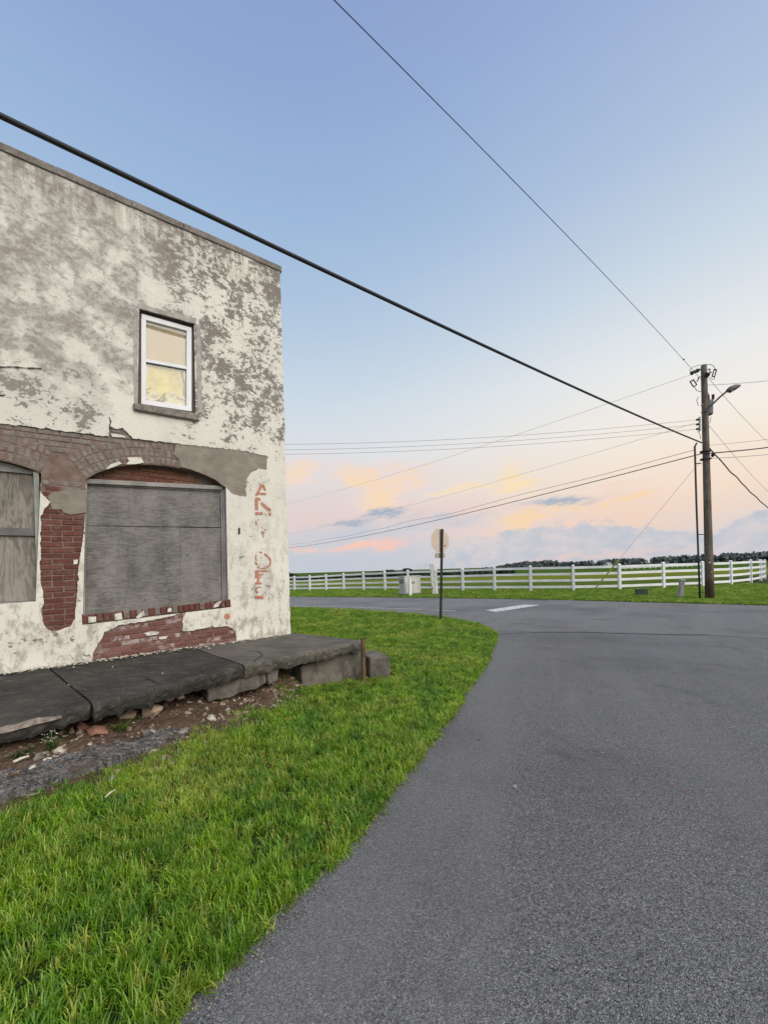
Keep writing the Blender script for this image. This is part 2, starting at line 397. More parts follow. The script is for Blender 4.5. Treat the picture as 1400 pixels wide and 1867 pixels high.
# lawn soil sheet (grass blades grow from it) and far verge
def f_soil(t, b):
    p = t.pos(); n = t.noise(p, 5, 7, .65); n2 = t.noise(p, 45, 5, .7)
    c = t.mix(t.smooth(n, .35, .65), (.022, .036, .010), (.045, .062, .016)); c = t.mix(t.smooth(n2, .5, .8, 0, .6), c, (.11, .10, .045))
    return {'Base Color': c, 'Normal': t.bump(n2, .02)}
M_soil = material('lawn_soil', f_soil, .95, 0, .1)
lawn_poly = [(p.x, p.y) for p in edge_r] + [(-60, 20), (-20, -6), (-2.2, -3)]
def ground_sheet(name, poly, z, grid, mat, amp=.012):
    vs_, fs_ = sheet([Vector(p) for p in poly], [], grid, lambda u, v: 0, -1)
    vs2 = [Vector((p.x, p.z, z + amp * noise.noise(Vector((p.x * .9, p.z * .9, 0))) if p.y == 0 else z - .06)) for p in vs_]
    return link(name, mesh(name, vs2, [f[::-1] for f in fs_]), mat)
struct(ground_sheet('lawn', lawn_poly, .012, 0, M_soil, .0))
fence_px = [(537, 1077, 1050), (565, 1077, 1049), (595, 1076.6, 1047), (627, 1076.3, 1045), (663, 1076.3, 1043), (702, 1076.6, 1041), (744, 1077, 1039), (795, 1077.2, 1037.5), (844, 1077.4, 1035.5), (902, 1077.6, 1033), (968, 1077.6, 1031), (1046, 1077.4, 1029.5), (1130, 1076, 1027.5), (1210, 1073, 1024.5), (1281, 1070, 1023), (1333, 1067, 1021.6), (1369, 1063, 1020), (1387, 1059, 1020), (1395, 1056, 1020)]
fence_pts = [(P(x, b), (b - tp) * P(x, b).y / F) for x, b, tp in fence_px]
fence_pts = [(Vector((-40, 55, 0)), 1.35), (Vector((-12.4, 39.6, 0)), 1.34), (Vector((-10.2, 38.4, 0)), 1.34)] + fence_pts + [(Vector((32.6, 35.2, 0)), 1.57), (Vector((34.7, 37.8, 0)), 1.57)]
vergeE = rough_poly([Vector((p[0], p[1])) for p in farE], .3, .05, False, 21, 1.0)
verge_poly = [(p.x, p.y) for p in vergeE] + [(60, -11), (60, 30), (36, 40), (28, 34), (22, 28.5), (14, 26.5), (8, 29.5), (0, 36), (-12, 42), (-60, 66), (-150, 110)]
struct(MB().poly([(x, y, .008) for x, y in verge_poly][::-1]).build('verge', M_soil))

# ================================================================== old brick store
bld = empty('store_building', 'old two-storey brick store with peeling cream stucco and boarded openings', 'building'); bld.matrix_world = MW
UL = 7.6                                             # wall length along u (runs out of the picture to the left)
def top_v(u): return 6.70 - .016 * u
def WP(pts): return [W(x, y) for x, y in pts]

def f_stucco(t, b):
    o = t.coord(); u, y, v = t.sep(o)
    big = t.noise(o, .8, 4, .55); med = t.noise(t.mapv(o, loc=(3, 1, 9)), 2.8, 6, .62)
    fl = t.noise(t.mapv(o, (1, 1, 1.25), loc=(1.3, 4, 2.2), rot=(0, .45, 0)), 11.5, 8, .72, .2)
    fl2 = t.noise(t.mapv(o, (1, 1, 1.2), loc=(7.3, 4, 5.2)), 33.0, 7, .74, .2)
    up = t.smooth(v, 3.0, 4.6)
    leftup = t.m('MULTIPLY', t.smooth(u, 1.3, 2.3), t.smooth(v, 3.3, 4.5)); right = t.m('MULTIPLY', t.smooth(u, 2.2, 1.0), t.smooth(v, 3.6, 4.8))
    cream = t.mix(t.smooth(big, .35, .65), (.735, .712, .635), (.68, .66, .595))
    cream = t.mix(t.smooth(med, .48, .75, 0, .55), cream, (.50, .47, .42))
    cream = t.mix(t.smooth(fl2, .52, .68, 0, .45), cream, (.42, .385, .335))
    grey = t.mix(t.smooth(med, .3, .7), (.38, .35, .315), (.27, .243, .212)); grey = t.mix(t.smooth(fl2, .40, .62), grey, (.46, .43, .40))
    dark = t.mix(t.smooth(fl2, .35, .65), (.20, .175, .15), (.125, .108, .092))
    film = t.m('MULTIPLY', leftup, t.smooth(t.m('ADD', t.m('MULTIPLY', med, .75), t.m('MULTIPLY', big, .35)), .46, .56))
    s1 = t.m('ADD', t.m('MULTIPLY', fl, .72), t.m('ADD', t.m('MULTIPLY', fl2, .28), t.m('ADD', t.m('MULTIPLY', t.m('SUBTRACT', med, .5), .52), t.m('MULTIPLY', t.m('SUBTRACT', big, .5), .30))))
    th = t.m('SUBTRACT', t.m('SUBTRACT', .635, t.m('MULTIPLY', up, .126)), t.m('MULTIPLY', right, .004))
    peel = t.smooth(t.m('SUBTRACT', s1, th), -.016, .018)
    c = t.mix(t.m('MULTIPLY', film, .78), cream, t.mix(t.smooth(fl2, .35, .65), (.40, .375, .35), (.53, .505, .475)))
    c = t.mix(t.m('MULTIPLY', peel, t.m('SUBTRACT', 1.0, t.m('MULTIPLY', leftup, .10))), c, grey)
    dk = t.m('MULTIPLY', peel, t.smooth(t.m('ADD', s1, t.m('MULTIPLY', right, .045)), .555, .575))
    c = t.mix(t.m('MULTIPLY', dk, t.m('SUBTRACT', .66, t.m('MULTIPLY', leftup, .35))), c, dark)
    stn = t.noise(t.mapv(o, (5, 1, .5)), 2.2, 6, .68)
    topd = t.m('MULTIPLY', t.smooth(v, 5.7, 6.7), t.smooth(stn, .36, .66)); c = t.mix(t.m('MULTIPLY', topd, .7), c, (.15, .125, .10))
    foot = t.m('MULTIPLY', t.smooth(v, 2.6, .7, .25, 1.0), t.smooth(t.noise(t.mapv(o, (2.0, 1, 1.2)), 3.6, 8, .74), .48, .60)); foot = t.m('MULTIPLY', foot, t.smooth(v, 3.2, 2.6)); c = t.mix(t.m('MULTIPLY', foot, .62), c, (.23, .20, .16))
    gr = t.m('MULTIPLY', t.smooth(fl2, .55, .66), t.smooth(med, .5, .62)); c = t.mix(t.m('MULTIPLY', gr, .65), c, (.20, .175, .145))
    wash = t.noise(t.mapv(o, (1.2, 1, .5), loc=(9, 2, 1)), 3.0, 6, .66); c = t.mix(t.smooth(wash, .52, .72, 0, .30), c, (.36, .335, .30)); trw = t.noise(t.mapv(t.mapv(o, rot=(0, .5, 0)), (1, 1, 7)), 4.0, 6, .7); c = t.mix(t.m('MULTIPLY', t.smooth(trw, .52, .66, 0, .28), up), c, (.30, .275, .25)); c = t.mix(t.m('MULTIPLY', t.smooth(trw, .46, .34, 0, .18), up), c, (.66, .63, .58))
    fine = t.noise(o, 60, 5, .7)
    h = t.m('ADD', t.m('MULTIPLY', t.m('SUBTRACT', 1.0, peel), t.m('SUBTRACT', .5, t.m('MULTIPLY', leftup, .35))), t.m('MULTIPLY', fine, .5))
    return {'Base Color': c, 'Normal': t.bump(h, .007, 1.0)}
M_stucco = material('peeling_stucco', f_stucco, .92, 0, .15)
def f_mortar(t, b):
    o = t.coord(); n = t.noise(o, 9, 7, .65); n2 = t.noise(o, 60, 5, .7)
    return {'Base Color': t.mix(t.smooth(n, .3, .7), (.15, .105, .088), (.24, .18, .155)), 'Normal': t.bump(n2, .004)}
M_mortar = material('old_mortar', f_mortar, .95, 0, .1)
def brick_mat(name, cols, smear, smear_col, chalk=.0):
    def fn(t, b):
        p = t.pos(); r = t.rnd(); n = t.noise(p, 14, 7, .65); n2 = t.noise(p, 55, 6, .7); n3 = t.noise(p, 5, 6, .65)
        c = t.ramp(r, [(i / (len(cols) - 1), q) for i, q in enumerate(cols)])
        c = t.mix(t.smooth(n2, .35, .75, 0, .45), c, (.09, .042, .034)); c = t.mix(t.smooth(n, .45, .72, 0, .45), c, (.215, .145, .12)); c = t.mix(t.smooth(n2, .62, .72, 0, .5), c, (.26, .20, .175))
        c = t.mix(t.smooth(n3, .72 - smear, .80 - smear * .8, 0, .93), c, t.mix(t.smooth(n, .35, .65), smear_col, tuple(x * .62 for x in smear_col)))
        if chalk:
            r2 = t.m('FRACT', t.m('MULTIPLY', r, 17.3))
            c = t.mix(t.m('MULTIPLY', t.smooth(r2, .55, .8), t.smooth(n, .38, .62, 0, chalk)), c, (.44, .36, .36))
        return {'Base Color': c, 'Normal': t.bump(t.m('ADD', n2, n), .006)}
    return material(name, fn, .9, 0, .15)
reds = [(.12, .046, .036), (.155, .058, .046), (.135, .05, .04), (.18, .076, .062), (.105, .042, .036)]
M_brick = brick_mat('red_brick', reds, .10, (.30, .26, .22))
M_brick_low = brick_mat('chalky_brick', [(.17, .075, .064), (.20, .092, .08), (.18, .08, .068), (.24, .12, .108), (.15, .065, .056)], .10, (.30, .265, .24), .95)
M_brick_smear = brick_mat('smeared_brick', [(.17, .078, .066), (.20, .10, .088), (.25, .155, .14), (.19, .092, .08), (.26, .185, .165)], .425, (.262, .23, .206))
M_brick_in = brick_mat('recess_brick_shaded', [(.17, .066, .040), (.21, .09, .055), (.15, .058, .038), (.25, .125, .08)], .02, (.2, .15, .12))  # infill brick colours lowered to stand in for shade under the arch
def f_cement(t, b):
    o = t.coord(); n = t.noise(o, 4, 7, .62); n2 = t.noise(o, 40, 7, .7); n3 = t.noise(o, 11, 6, .6)
    c = t.mix(t.smooth(n, .3, .7), (.30, .265, .225), (.215, .188, .16)); c = t.mix(t.smooth(n2, .5, .8, 0, .5), c, (.15, .125, .10))
    c = t.mix(t.smooth(n3, .64, .72, 0, .5), c, (.30, .16, .13))
    return {'Base Color': c, 'Normal': t.bump(t.m('ADD', n3, t.m('MULTIPLY', n2, .6)), .012)}
M_cement = material('grey_render', f_cement, .95, 0, .1)

# openings and broken-away areas, in wall coordinates
archD = WP([(157, 873), (175, 862), (200, 853), (225, 848), (250, 846), (275, 846), (300, 848), (325, 852), (350, 857), (372, 865), (392, 874), (412, 888)])
door = archD + WP([(414, 1000), (416, 1097), (151, 1128), (154, 1000)])
aL = WP([(75, 862), (60, 855), (45, 850), (22, 843), (0, 838)])
uc = aL[-1].x + .12; right_half = [Vector(p) for p in aL]
archL = right_half + [Vector((2 * uc - p.x, p.y)) for p in right_half[::-1]]
lb = W(65, 1097); left_win = archL + [Vector((2 * uc - lb.x, lb.y - .02)), Vector(lb)]
upper = WP([(254, 561), (354, 589), (357, 753), (251, 737)])
band = WP([(-60, 765), (0, 772), (60, 778), (130, 787), (198, 796), (200, 777), (212, 782), (224, 780), (233, 789), (242, 799), (300, 806), (345, 811), (400, 817), (450, 823), (488, 832), (486, 848), (487, 857), (470, 855), (457, 862), (449, 874), (448, 890), (450, 904), (437, 905), (422, 899), (412, 888)])
band += WP([(380, 890), (300, 880), (200, 880), (157, 880), (157, 930), (153, 972), (148, 1000), (143, 1040), (141, 1080), (138, 1108), (137, 1130), (128, 1142), (110, 1149), (96, 1152), (84, 1146), (77, 1132), (75, 1116), (80, 1100), (76, 1072), (74, 1050), (72, 1032), (75, 1010), (73, 990), (75, 965), (74, 945), (80, 930), (92, 915), (82, 906), (74, 897), (73, 866), (60, 864), (30, 860), (0, 855), (-60, 850)])
low = WP([(165, 1206), (170, 1190), (178, 1178), (185, 1165), (190, 1152), (205, 1147), (215, 1140), (260, 1134), (310, 1124), (330, 1118), (338, 1117), (334, 1128), (332, 1150), (345, 1151), (383, 1144), (387, 1139), (391, 1144), (415, 1142), (425, 1147), (431, 1158), (431, 1165), (330, 1190), (240, 1205)])
low[0].y -= .1; low[-1].y -= .1; low[-2].y -= .1; low[-3].y -= .1
sillq = WP([(149, 1120), (420, 1093), (421, 1107), (150, 1140)])
outer = [Vector((0, -.1)), Vector((UL, -.1)), Vector((UL, top_v(UL)))] + [Vector((UL * (1 - i / 12), top_v(UL * (1 - i / 12)))) for i in range(1, 12)] + [Vector((0, top_v(0)))]
# right-hand arris is worn: drop a little in and out
arris = [Vector((.012 * noise.noise(Vector((0, z_ * 2.3, 1))) + .008 * noise.noise(Vector((3, z_ * 9, 1))), z_)) for z_ in np.arange(6.6, .2, -.09)]
outer_s = outer + arris
def y_st(u, v): return .006 * noise.noise(Vector((u * 1.1, v * 1.1, 2))) + .0025 * noise.noise(Vector((u * 6, v * 6, 5)))
h_band = rough_poly(band, .022, .014, seed=1, fs=19.); h_low = rough_poly(low, .022, .015, seed=2, fs=19.)
vv, ff = sheet(outer_s, [h_band, h_low, door, left_win, upper, sillq], .16, y_st, -.03)
st = link('stucco', mesh('stucco', vv, ff), M_stucco, bld); st['label'] = 'peeling cream painted stucco broken away around the openings'
vv, ff = sheet(outer, [door, left_win, upper], .5, lambda u, v: -.0255, -.34)
bw = link('brick_wall', mesh('brick_wall', vv, ff), M_mortar, bld)
# side wall, back wall and flat roof
MB().box(.0, .3, -8.5, -.03, -.1, 6.70).build('side_wall', M_stucco, bld)
MB().box(UL - .3, UL, -8.5, -.36, -.1, 6.6).build('side_wall', M_stucco, bld)
MB().box(.31, UL - .31, -8.5, -8.2, -.1, 6.6).build('back_wall', M_stucco, bld)
MB().box(.31, UL - .31, -8.19, -.345, 6.15, 6.25).build('roof', M_cement, bld)
MB().box(.31, UL - .31, -8.19, -.9, 3.5, 3.6).build('upper_floor', M_cement, bld)
# coping stones
def f_cope(t, b):
    p = t.pos(); n = t.noise(p, 3, 7, .65); n2 = t.noise(p, 26, 6, .7)
    c = t.mix(t.smooth(n, .3, .7), (.25, .225, .20), (.13, .115, .10)); c = t.mix(t.smooth(n2, .52, .7, 0, .6), c, (.38, .35, .31)); c = t.mix(t.smooth(n2, .45, .36, 0, .6), c, (.06, .052, .045)); c = t.mix(t.smooth(t.rnd(), .5, 1, 0, .3), c, (.21, .13, .11))
    return {'Base Color': c, 'Normal': t.bump(n2, .01)}
M_cope = material('coping', f_cope, .9)
u = -.03
while u < UL:
    w_ = random.uniform(.6, .95); h0 = .115
    m = MB(); a, b_ = u + .002, min(u + w_, UL) - .002; dz = random.uniform(-.008, .008)
    m.hexa([(a, -.36, top_v(a) - .06), (b_, -.36, top_v(b_) - .06), (b_, .018, top_v(b_) - .035), (a, .018, top_v(a) - .035 + dz),
            (a, -.34, top_v(a) + .075 + dz), (b_, -.34, top_v(b_) + .075), (b_, .014, top_v(b_) + .06), (a, .014, top_v(a) + .06 + dz)])
    bevel(m.build('coping_stone', M_cope, bld), .006); u += w_

# ---------------------------------------------------------------- bricks
def brick_mesh(name, lx, lz, seed, dy=.05, ch=.006):
    r = random.Random(seed); j = lambda s: r.uniform(-s, s); v = []; x, z = lx / 2, lz / 2
    for sx, sz in ((-1, -1), (1, -1), (1, 1), (-1, 1)): v.append((sx * x, -dy, sz * z))
    for sx, sz in ((-1, -1), (1, -1), (1, 1), (-1, 1)): v.append((sx * (x + j(.004)), -ch * 1.2, sz * (z + j(.003))))
    for sx, sz in ((-1, -1), (1, -1), (1, 1), (-1, 1)): v.append((sx * (x - ch + j(.003)), j(.002), sz * (z - ch + j(.002))))
    f = [(8, 11, 10, 9)]
    for a in (0, 4):
        for i in range(4): k = (i + 1) % 4; f.append((a + i, a + 4 + i, a + 4 + k, a + k))
    f = [q[::-1] if False else q for q in f]
    return mesh(name, v, f)
def kit(prefix, mat):
    d = {'s': [brick_mesh('brick_stretcher', .201, .0575, i) for i in range(5)], 'h': [brick_mesh('brick_header', .095, .0575, 20 + i) for i in range(4)], 'v': [brick_mesh('brick_voussoir', .058, .098, 40 + i) for i in range(4)]}
    for ms in d.values():
        for m_ in ms: m_.materials.append(mat)
    return d
KB, KL, KS, KI = kit('a', M_brick), kit('b', M_brick_low), kit('c', M_brick_smear), kit('d', M_brick_in)
nbrick = 0
def put_brick(k, kind, u, v, y, rot=0.0, sx=1.0, parent=None):
    global nbrick; nbrick += 1
    o = bpy.data.objects.new('brick', random.choice(k[kind])); C.objects.link(o); o.parent = parent or bw
    o.location = (u, y, v); o.rotation_euler = (random.uniform(-.02, .02), -rot + random.uniform(-.008, .008), random.uniform(-.015, .015)); o.scale = (sx, 1, 1)
openings = [np.array([tuple(p) for p in q]) for q in (door, left_win, upper)]
def is_open(u, v): return any(inside([(u, v)], q)[0] for q in openings)
def arch_frames(arch):
    """points along the arch with outward normal, equally spaced"""
    pts = [Vector(p) for p in arch]; L_ = [0]
    for i in range(1, len(pts)): L_.append(L_[-1] + (pts[i] - pts[i - 1]).length)
    def at(s):
        s = max(0, min(L_[-1], s)); i = 1
        while i < len(pts) - 1 and L_[i] < s: i += 1
        k = (s - L_[i - 1]) / max(1e-6, L_[i] - L_[i - 1]); p = pts[i - 1].lerp(pts[i], k)
        p0 = pts[max(0, i - 2)]; p1 = pts[min(len(pts) - 1, i + 1)]; d = (p1 - p0).normalized(); n_ = Vector((-d.y, d.x)); 
        if n_.y < 0: n_ = -n_
        return p, n_
    return L_[-1], at
cement_px = [(322, 809), (345, 811), (400, 817), (450, 823), (489, 831), (487, 857), (470, 855), (457, 862), (449, 874), (448, 890), (450, 905), (437, 906), (421, 899), (411, 888), (391, 873), (371, 864), (350, 856), (330, 851), (327, 838), (316, 828)]
cement = WP(cement_px); cem_np = np.array([tuple(p) for p in cement])
pier_cem = WP([(88, 903), (100, 896), (128, 893), (156, 893), (156, 934), (144, 936), (128, 938), (116, 934), (112, 928), (95, 928), (90, 915)]); pc_np = np.array([tuple(p) for p in pier_cem])
band_np = np.array([tuple(p) for p in band]); low_np = np.array([tuple(p) for p in low])
RH = .108
arch_d = np.array([tuple(p) for p in archD]); arch_l = np.array([tuple(p) for p in archL])
def arch_dist(u, v):
    best = 9
    for A in (arch_d, arch_l):
        d = np.hypot(A[:, 0] - u, A[:, 1] - v); best = min(best, d.min())
        for a, b_ in zip(A[:-1], A[1:]):
            ab = b_ - a; k = np.clip(((u - a[0]) * ab[0] + (v - a[1]) * ab[1]) / (ab @ ab), 0, 1); q = a + ab * k; best = min(best, math.hypot(q[0] - u, q[1] - v))
    return best
for arch, umax in ((archD, 99), (archL, 4.3)):
    Ltot, at = arch_frames(arch)
    for row in range(3):
        off = RH * (row + .5) + .004; n_ = int(Ltot * (1 + off * .25) / .0665)
        for i in range(n_):
            p, nn = at((i + .5) / n_ * Ltot); q = p + nn * off
            if q.x > umax or not inside([tuple(q)], band_np)[0] or inside([tuple(q)], cem_np)[0]: continue
            if inside([tuple(q)], pc_np)[0]: continue
            put_brick(KS, 'v', q.x, q.y, -.019 + random.uniform(-.003, .003), math.atan2(-nn.x, nn.y) + random.uniform(-.03, .03))
def lay(poly_np, kmat, slope, v0, vmin, vmax, umin, umax, y, skip=None, top_kit=None, split_v=None):
    row = 0; v = vmin
    n0 = int((vmin - v0) / .0685)
    for r in range(n0, n0 + int((vmax - vmin) / .0685) + 2):
        x = umin - (r % 2) * .1065 - .21
        while x < umax:
            head = (r % 7 == 3); ln = .107 if head else .213
            uc_ = x + ln / 2; vc = v0 + r * .0685 + slope * uc_
            smp = [(uc_ + dx * ln, vc + dz) for dx in (-.45, -.2, 0, .2, .45) for dz in (-.024, 0, .024)]
            ins = inside(smp, poly_np)
            if ins.any():
                us = [s[0] for s in smp if not is_open(*s)]
                if us and not (skip and skip(uc_, vc)):
                    a, b_ = min(us), max(us)
                    full = (b_ - a) > ln * .85
                    kk = kmat if not (split_v and vc > split_v) else top_kit
                    if full: put_brick(kk, 'h' if head else 's', uc_, vc, y + random.uniform(-.004, .003), math.atan(slope))
                    elif b_ - a > .04: put_brick(kk, 'h', (a + b_) / 2, vc, y + random.uniform(-.004, .003), math.atan(slope), (b_ - a + .01) / .1)
            x += ln
s_ = (W(420, 1100) - W(150, 1130)); sill_slope = s_.y / s_.x
pier_slope = (W(142, 1079).y - W(78, 1085).y) / (W(142, 1079).x - W(78, 1085).x)
lay(band_np, KB, -.02, 1.0, 1.1, 3.9, 2.55, 3.98, -.017, skip=lambda u, v: (arch_dist(u, v) < 3 * RH + .01 and v > 2.80) or inside([(u, v)], pc_np)[0] or inside([(u, v)], cem_np)[0], top_kit=KS, split_v=2.72)
lay(band_np, KS, -.02, 1.0, 2.9, 3.9, .4, 2.60, -.018, skip=lambda u, v: (arch_dist(u, v) < 3 * RH + .01 and v < 3.9) or inside([(u, v)], cem_np)[0])
lay(low_np, KL, sill_slope, .9, .45, 1.3, .8, 2.9, -.016)
# rowlock sill of upright bricks under the big boarded opening
a0, a1 = W(150, 1130), W(420, 1100); nsl = 25
for i in range(nsl):
    q = a0.lerp(a1, (i + .5) / nsl)
    put_brick(KB if random.random() < .8 else KS, 'v', q.x, q.y, .004 + random.uniform(-.006, .006), math.atan(sill_slope), 1.12)
# brick infill above the head board, set back under the arch
for r in range(6):
    for i in range(12):
        uu = .95 + i * .213 + (r % 2) * .1; v_ = 2.80 + r * .0685 + .018 * uu
        if inside([(uu, v_)], np.array([tuple(p) for p in door]))[0] and v_ < 3.14 and uu > 1.45: put_brick(KI, 's', uu, v_, -.15 + random.uniform(-.006, .004))
MB().box(.9, 2.85, -.30, -.165, 2.72, 3.3).build('arch_infill', M_mortar, bld)
# grey cement skims over the bricks
for nm, poly, yy in (('cement_patch', cement, -.007), ('cement_patch', pier_cem, -.011)):
    rp = rough_poly(poly, .03, .008, seed=6)
    vv, ff = sheet(rp, [], .07, lambda u, v: yy + .006 * noise.noise(Vector((u * 7, v * 7, 3))), -.026)
    link(nm, mesh(nm, vv, ff), M_cement, bld)
# stucco scraps still stuck on the bricks
def scrap(pts, y=-.004, mat=M_stucco):
    poly = rough_poly(WP(pts), .015, .004, seed=len(pts)); m = MB(); m.prism([(p.x, y - .016, p.y) for p in poly], (0, .016, 0)); m.build('stucco_scrap', mat, bld)
scrap([(232, 834), (258, 833), (262, 843), (248, 846), (230, 846), (236, 840)])
scrap([(203, 846), (217, 841), (223, 845), (208, 851), (192, 856)])
scrap([(263, 1155), (276, 1151), (291, 1153), (288, 1157), (270, 1160)], -.010); scrap([(290, 1162), (300, 1161), (307, 1160), (303, 1165), (291, 1166)], -.010)
scrap([(161, 1125), (175, 1124), (175, 1134), (161, 1136)], .012); scrap([(209, 1119), (221, 1117), (223, 1129), (209, 1131)], .012)
scrap([(248, 1125), (262, 1113), (264, 1122), (250, 1128)], .012); scrap([(306, 1110), (312, 1108), (313, 1115), (305, 1116)], .012)
scrap([(390, 1103), (397, 1097), (404, 1096), (398, 1106), (389, 1108)], .012); scrap([(134, 1021), (142, 1020), (141, 1028), (134, 1029)], -.010)
scrap([(202, 790), (214, 791), (226, 794), (230, 797), (205, 796)], -.006)
# hairline lip of stucco along the arch edge of the left opening and cracks
M_crack = simple('crack_dark', (.045, .038, .032), .95)
def crack(pts, w):
    q = WP(pts); q = rough_poly(q, .03, .012, False, 5, 9.)
    m = MB()
    for a, b_ in zip(q[:-1], q[1:]):
        d = (b_ - a); nn = Vector((-d.y, d.x)).normalized() * w * random.uniform(.2, .7)
        m.poly([(a.x - nn.x, .0085, a.y - nn.y), (b_.x - nn.x, .0085, b_.y - nn.y), (b_.x + nn.x, .0085, b_.y + nn.y), (a.x + nn.x, .0085, a.y + nn.y)])
    m.build('crack', M_crack, bld)
crack([(-20, 668), (20, 669), (50, 671), (76, 673)], .016); crack([(199, 760), (202, 770), (199, 782)], .012)
crack([(-10, 722), (8, 721)], .018)
m = MB(); q = WP([(434, 963), (437.5, 963), (437.5, 973), (434, 975)]); m.prism([(p.x, .007, p.y) for p in q], (0, .004, 0)).build('slot', M_crack, bld)
# ---------------------------------------------------------------- painted letters, worn
def f_letter(t, b):
    n = t.noise(t.coord(), 28, 7, .7); c = t.mix(t.smooth(n, .35, .7), (.46, .155, .095), (.56, .28, .20))
    t.put(b.inputs['Base Color'], c); tr = t.add('ShaderNodeBsdfTransparent'); mx = t.add('ShaderNodeMixShader')
    t.put(mx.inputs[0], t.smooth(t.noise(t.coord(), 40, 6, .75), .50, .62, 1.0, .25)); 
    t.l.new(tr.outputs[0], mx.inputs[1]); t.l.new(b.outputs[0], mx.inputs[2]); t.l.new(mx.outputs[0], t.n['Material Output'].inputs[0])
M_letter = material('faded_red_paint', f_letter, .9)
def zz(X, Y): return W(430 + X / 7.18, 860 + Y / 7.18)
def letter(ch, strokes):
    m = MB(); lay_ = 0
    for pts, w in strokes:
        lay_ += 1
        for (x0, y0), (x1, y1) in zip(pts[:-1], pts[1:]):
            d = Vector((x1 - x0, y1 - y0)); nn = Vector((-d.y, d.x)).normalized() * w / 2
            q = rough_poly([Vector((x0, y0)) - nn, Vector((x1, y1)) - nn, Vector((x1, y1)) + nn, Vector((x0, y0)) + nn], 12, 3.5, seed=lay_, fs=.05)
            q = [zz(p.x, p.y) for p in q]; m.poly([(p.x, .0088 + .0006 * lay_, p.y) for p in q])
    o = m.build('painted_letter', M_letter, bld); o['label'] = 'faded red painted letter ' + ch
letter('A', [([(262, 312), (343, 168)], 30), ([(352, 165), (384, 245)], 22), ([(290, 286), (394, 290)], 28)])
letter('N', [([(270, 340), (270, 500)], 42), ([(278, 346), (322, 366)], 28), ([(322, 402), (445, 508)], 36), ([(440, 470), (455, 516)], 14)])
letter('T', [([(250, 548), (352, 545)], 36), ([(385, 548), (392, 572)], 12), ([(420, 545), (462, 543)], 14), ([(425, 566), (460, 566)], 14)])
letter('I', [([(330, 780), (362, 822)], 28), ([(352, 815), (360, 860)], 14)])
letter('I', [([(262, 640), (268, 700)], 16)])
letter('Q', [([(372, 1072), (430, 1122), (456, 1168), (442, 1222), (408, 1256)], 24), ([(252, 1180), (276, 1220)], 20)])
letter('Q', [([(262, 1085), (258, 1130), (270, 1165)], 15)])
letter('Q', [([(300, 1050), (345, 1058)], 13)])
letter('U', [([(280, 1244), (330, 1264), (388, 1264)], 13)])
letter('E', [([(272, 1290), (272, 1390)], 44), ([(290, 1300), (415, 1300)], 20), ([(290, 1346), (360, 1346)], 18), ([(290, 1380), (330, 1380)], 16), ([(290, 1392), (290, 1448)], 28), ([(250, 1458), (335, 1458)], 20)])
letter('S', [([(300, 1508), (262, 1530), (258, 1560), (292, 1582)], 20), ([(250, 1642), (362, 1646)], 40)])
m = MB(); q = [W(414 + 5.5 * math.cos(a), 1124 + 5.5 * math.sin(a)) for a in np.linspace(0, 6.28, 14)[:-1]]; m.poly([(p.x, .009, p.y) for p in q]); m.build('painted_spot', M_letter, bld)

# ---------------------------------------------------------------- boarded opening
def wood(name, base, dark, stretch, rot=0.0, scale=4.0, white=0.0, rings=True):
    def fn(t, b):
        o = t.mapv(t.coord(), stretch, rot=(0, rot, 0)); n = t.noise(o, scale, 6, .6, 1.2); g = t.noise(o, scale * 7, 5, .65)
        w = t.m('SINE', t.m('MULTIPLY', n, 34.0)) if rings else n
        c = t.mix(t.smooth(w, -.9, .9), base, dark); c = t.mix(t.smooth(g, .5, .75, 0, .5), c, tuple(x * .45 for x in dark))
        pt = t.noise(t.mapv(t.coord(), (1.6, 1, .7)), 1.8, 6, .65); c = t.mix(t.smooth(pt, .42, .70, 0, .5), c, tuple(x * 1.45 for x in base)); c = t.mix(t.smooth(pt, .46, .30, 0, .5), c, tuple(x * .55 for x in dark)); dr = t.noise(t.mapv(t.coord(), (9, 1, .35)), 2.0, 5, .6); c = t.mix(t.smooth(dr, .56, .74, 0, .4), c, tuple(x * .6 for x in dark))
        if white: c = t.mix(t.smooth(t.m('ADD', t.noise(t.coord(), 2.3, 3), t.m('MULTIPLY', g, .35)), .83, .92, 0, white), c, (.5, .5, .5))
        return {'Base Color': c, 'Normal': t.bump(g, .003)}
    return material(name, fn, .9, 0, .12)
M_ply = wood('grey_plywood', (.205, .196, .184), (.135, .128, .12), (.9, 1, 4.2), scale=3.2)
M_ply2 = wood('tan_plywood', (.275, .25, .22), (.165, .148, .13), (3.2, 1, .6), scale=2.0)
M_frame = wood('weathered_trim', (.33, .315, .30), (.20, .19, .18), (.4, 1, 4), scale=4, rings=False)
M_frame_v = wood('weathered_jamb', (.36, .345, .345), (.20, .19, .195), (4, 1, .4), scale=4, rings=False)
M_green = wood('pale_green_jamb', (.40, .43, .385), (.25, .27, .235), (4, 1, .4), scale=4, rings=False)
M_bar = wood('grey_crossbar', (.22, .21, .22), (.13, .125, .13), (.5, 1, 4), scale=4, rings=False)
yb = -.115
def WB(pts, y): return [W(a, b_, y) for a, b_ in pts]
def plate(name, pts, y, th, mat, rough=None):
    q = WB(pts, y); m = MB(); m.prism([(p.x, y - th, p.y) for p in q], (0, th, 0)); o = m.build(name, mat, bld); return o
plate('plywood_sheet', [(156, 882), (405, 896), (406, 961.5), (155, 958)], yb, .018, M_ply)
plate('plywood_sheet', [(155, 959), (406, 963), (408, 1096), (151, 1122)], yb - .002, .018, M_ply)
bevel(plate('head_board', [(156, 872.5), (408, 886), (406, 893), (156, 881)], yb + .055, .07, M_frame), .004)
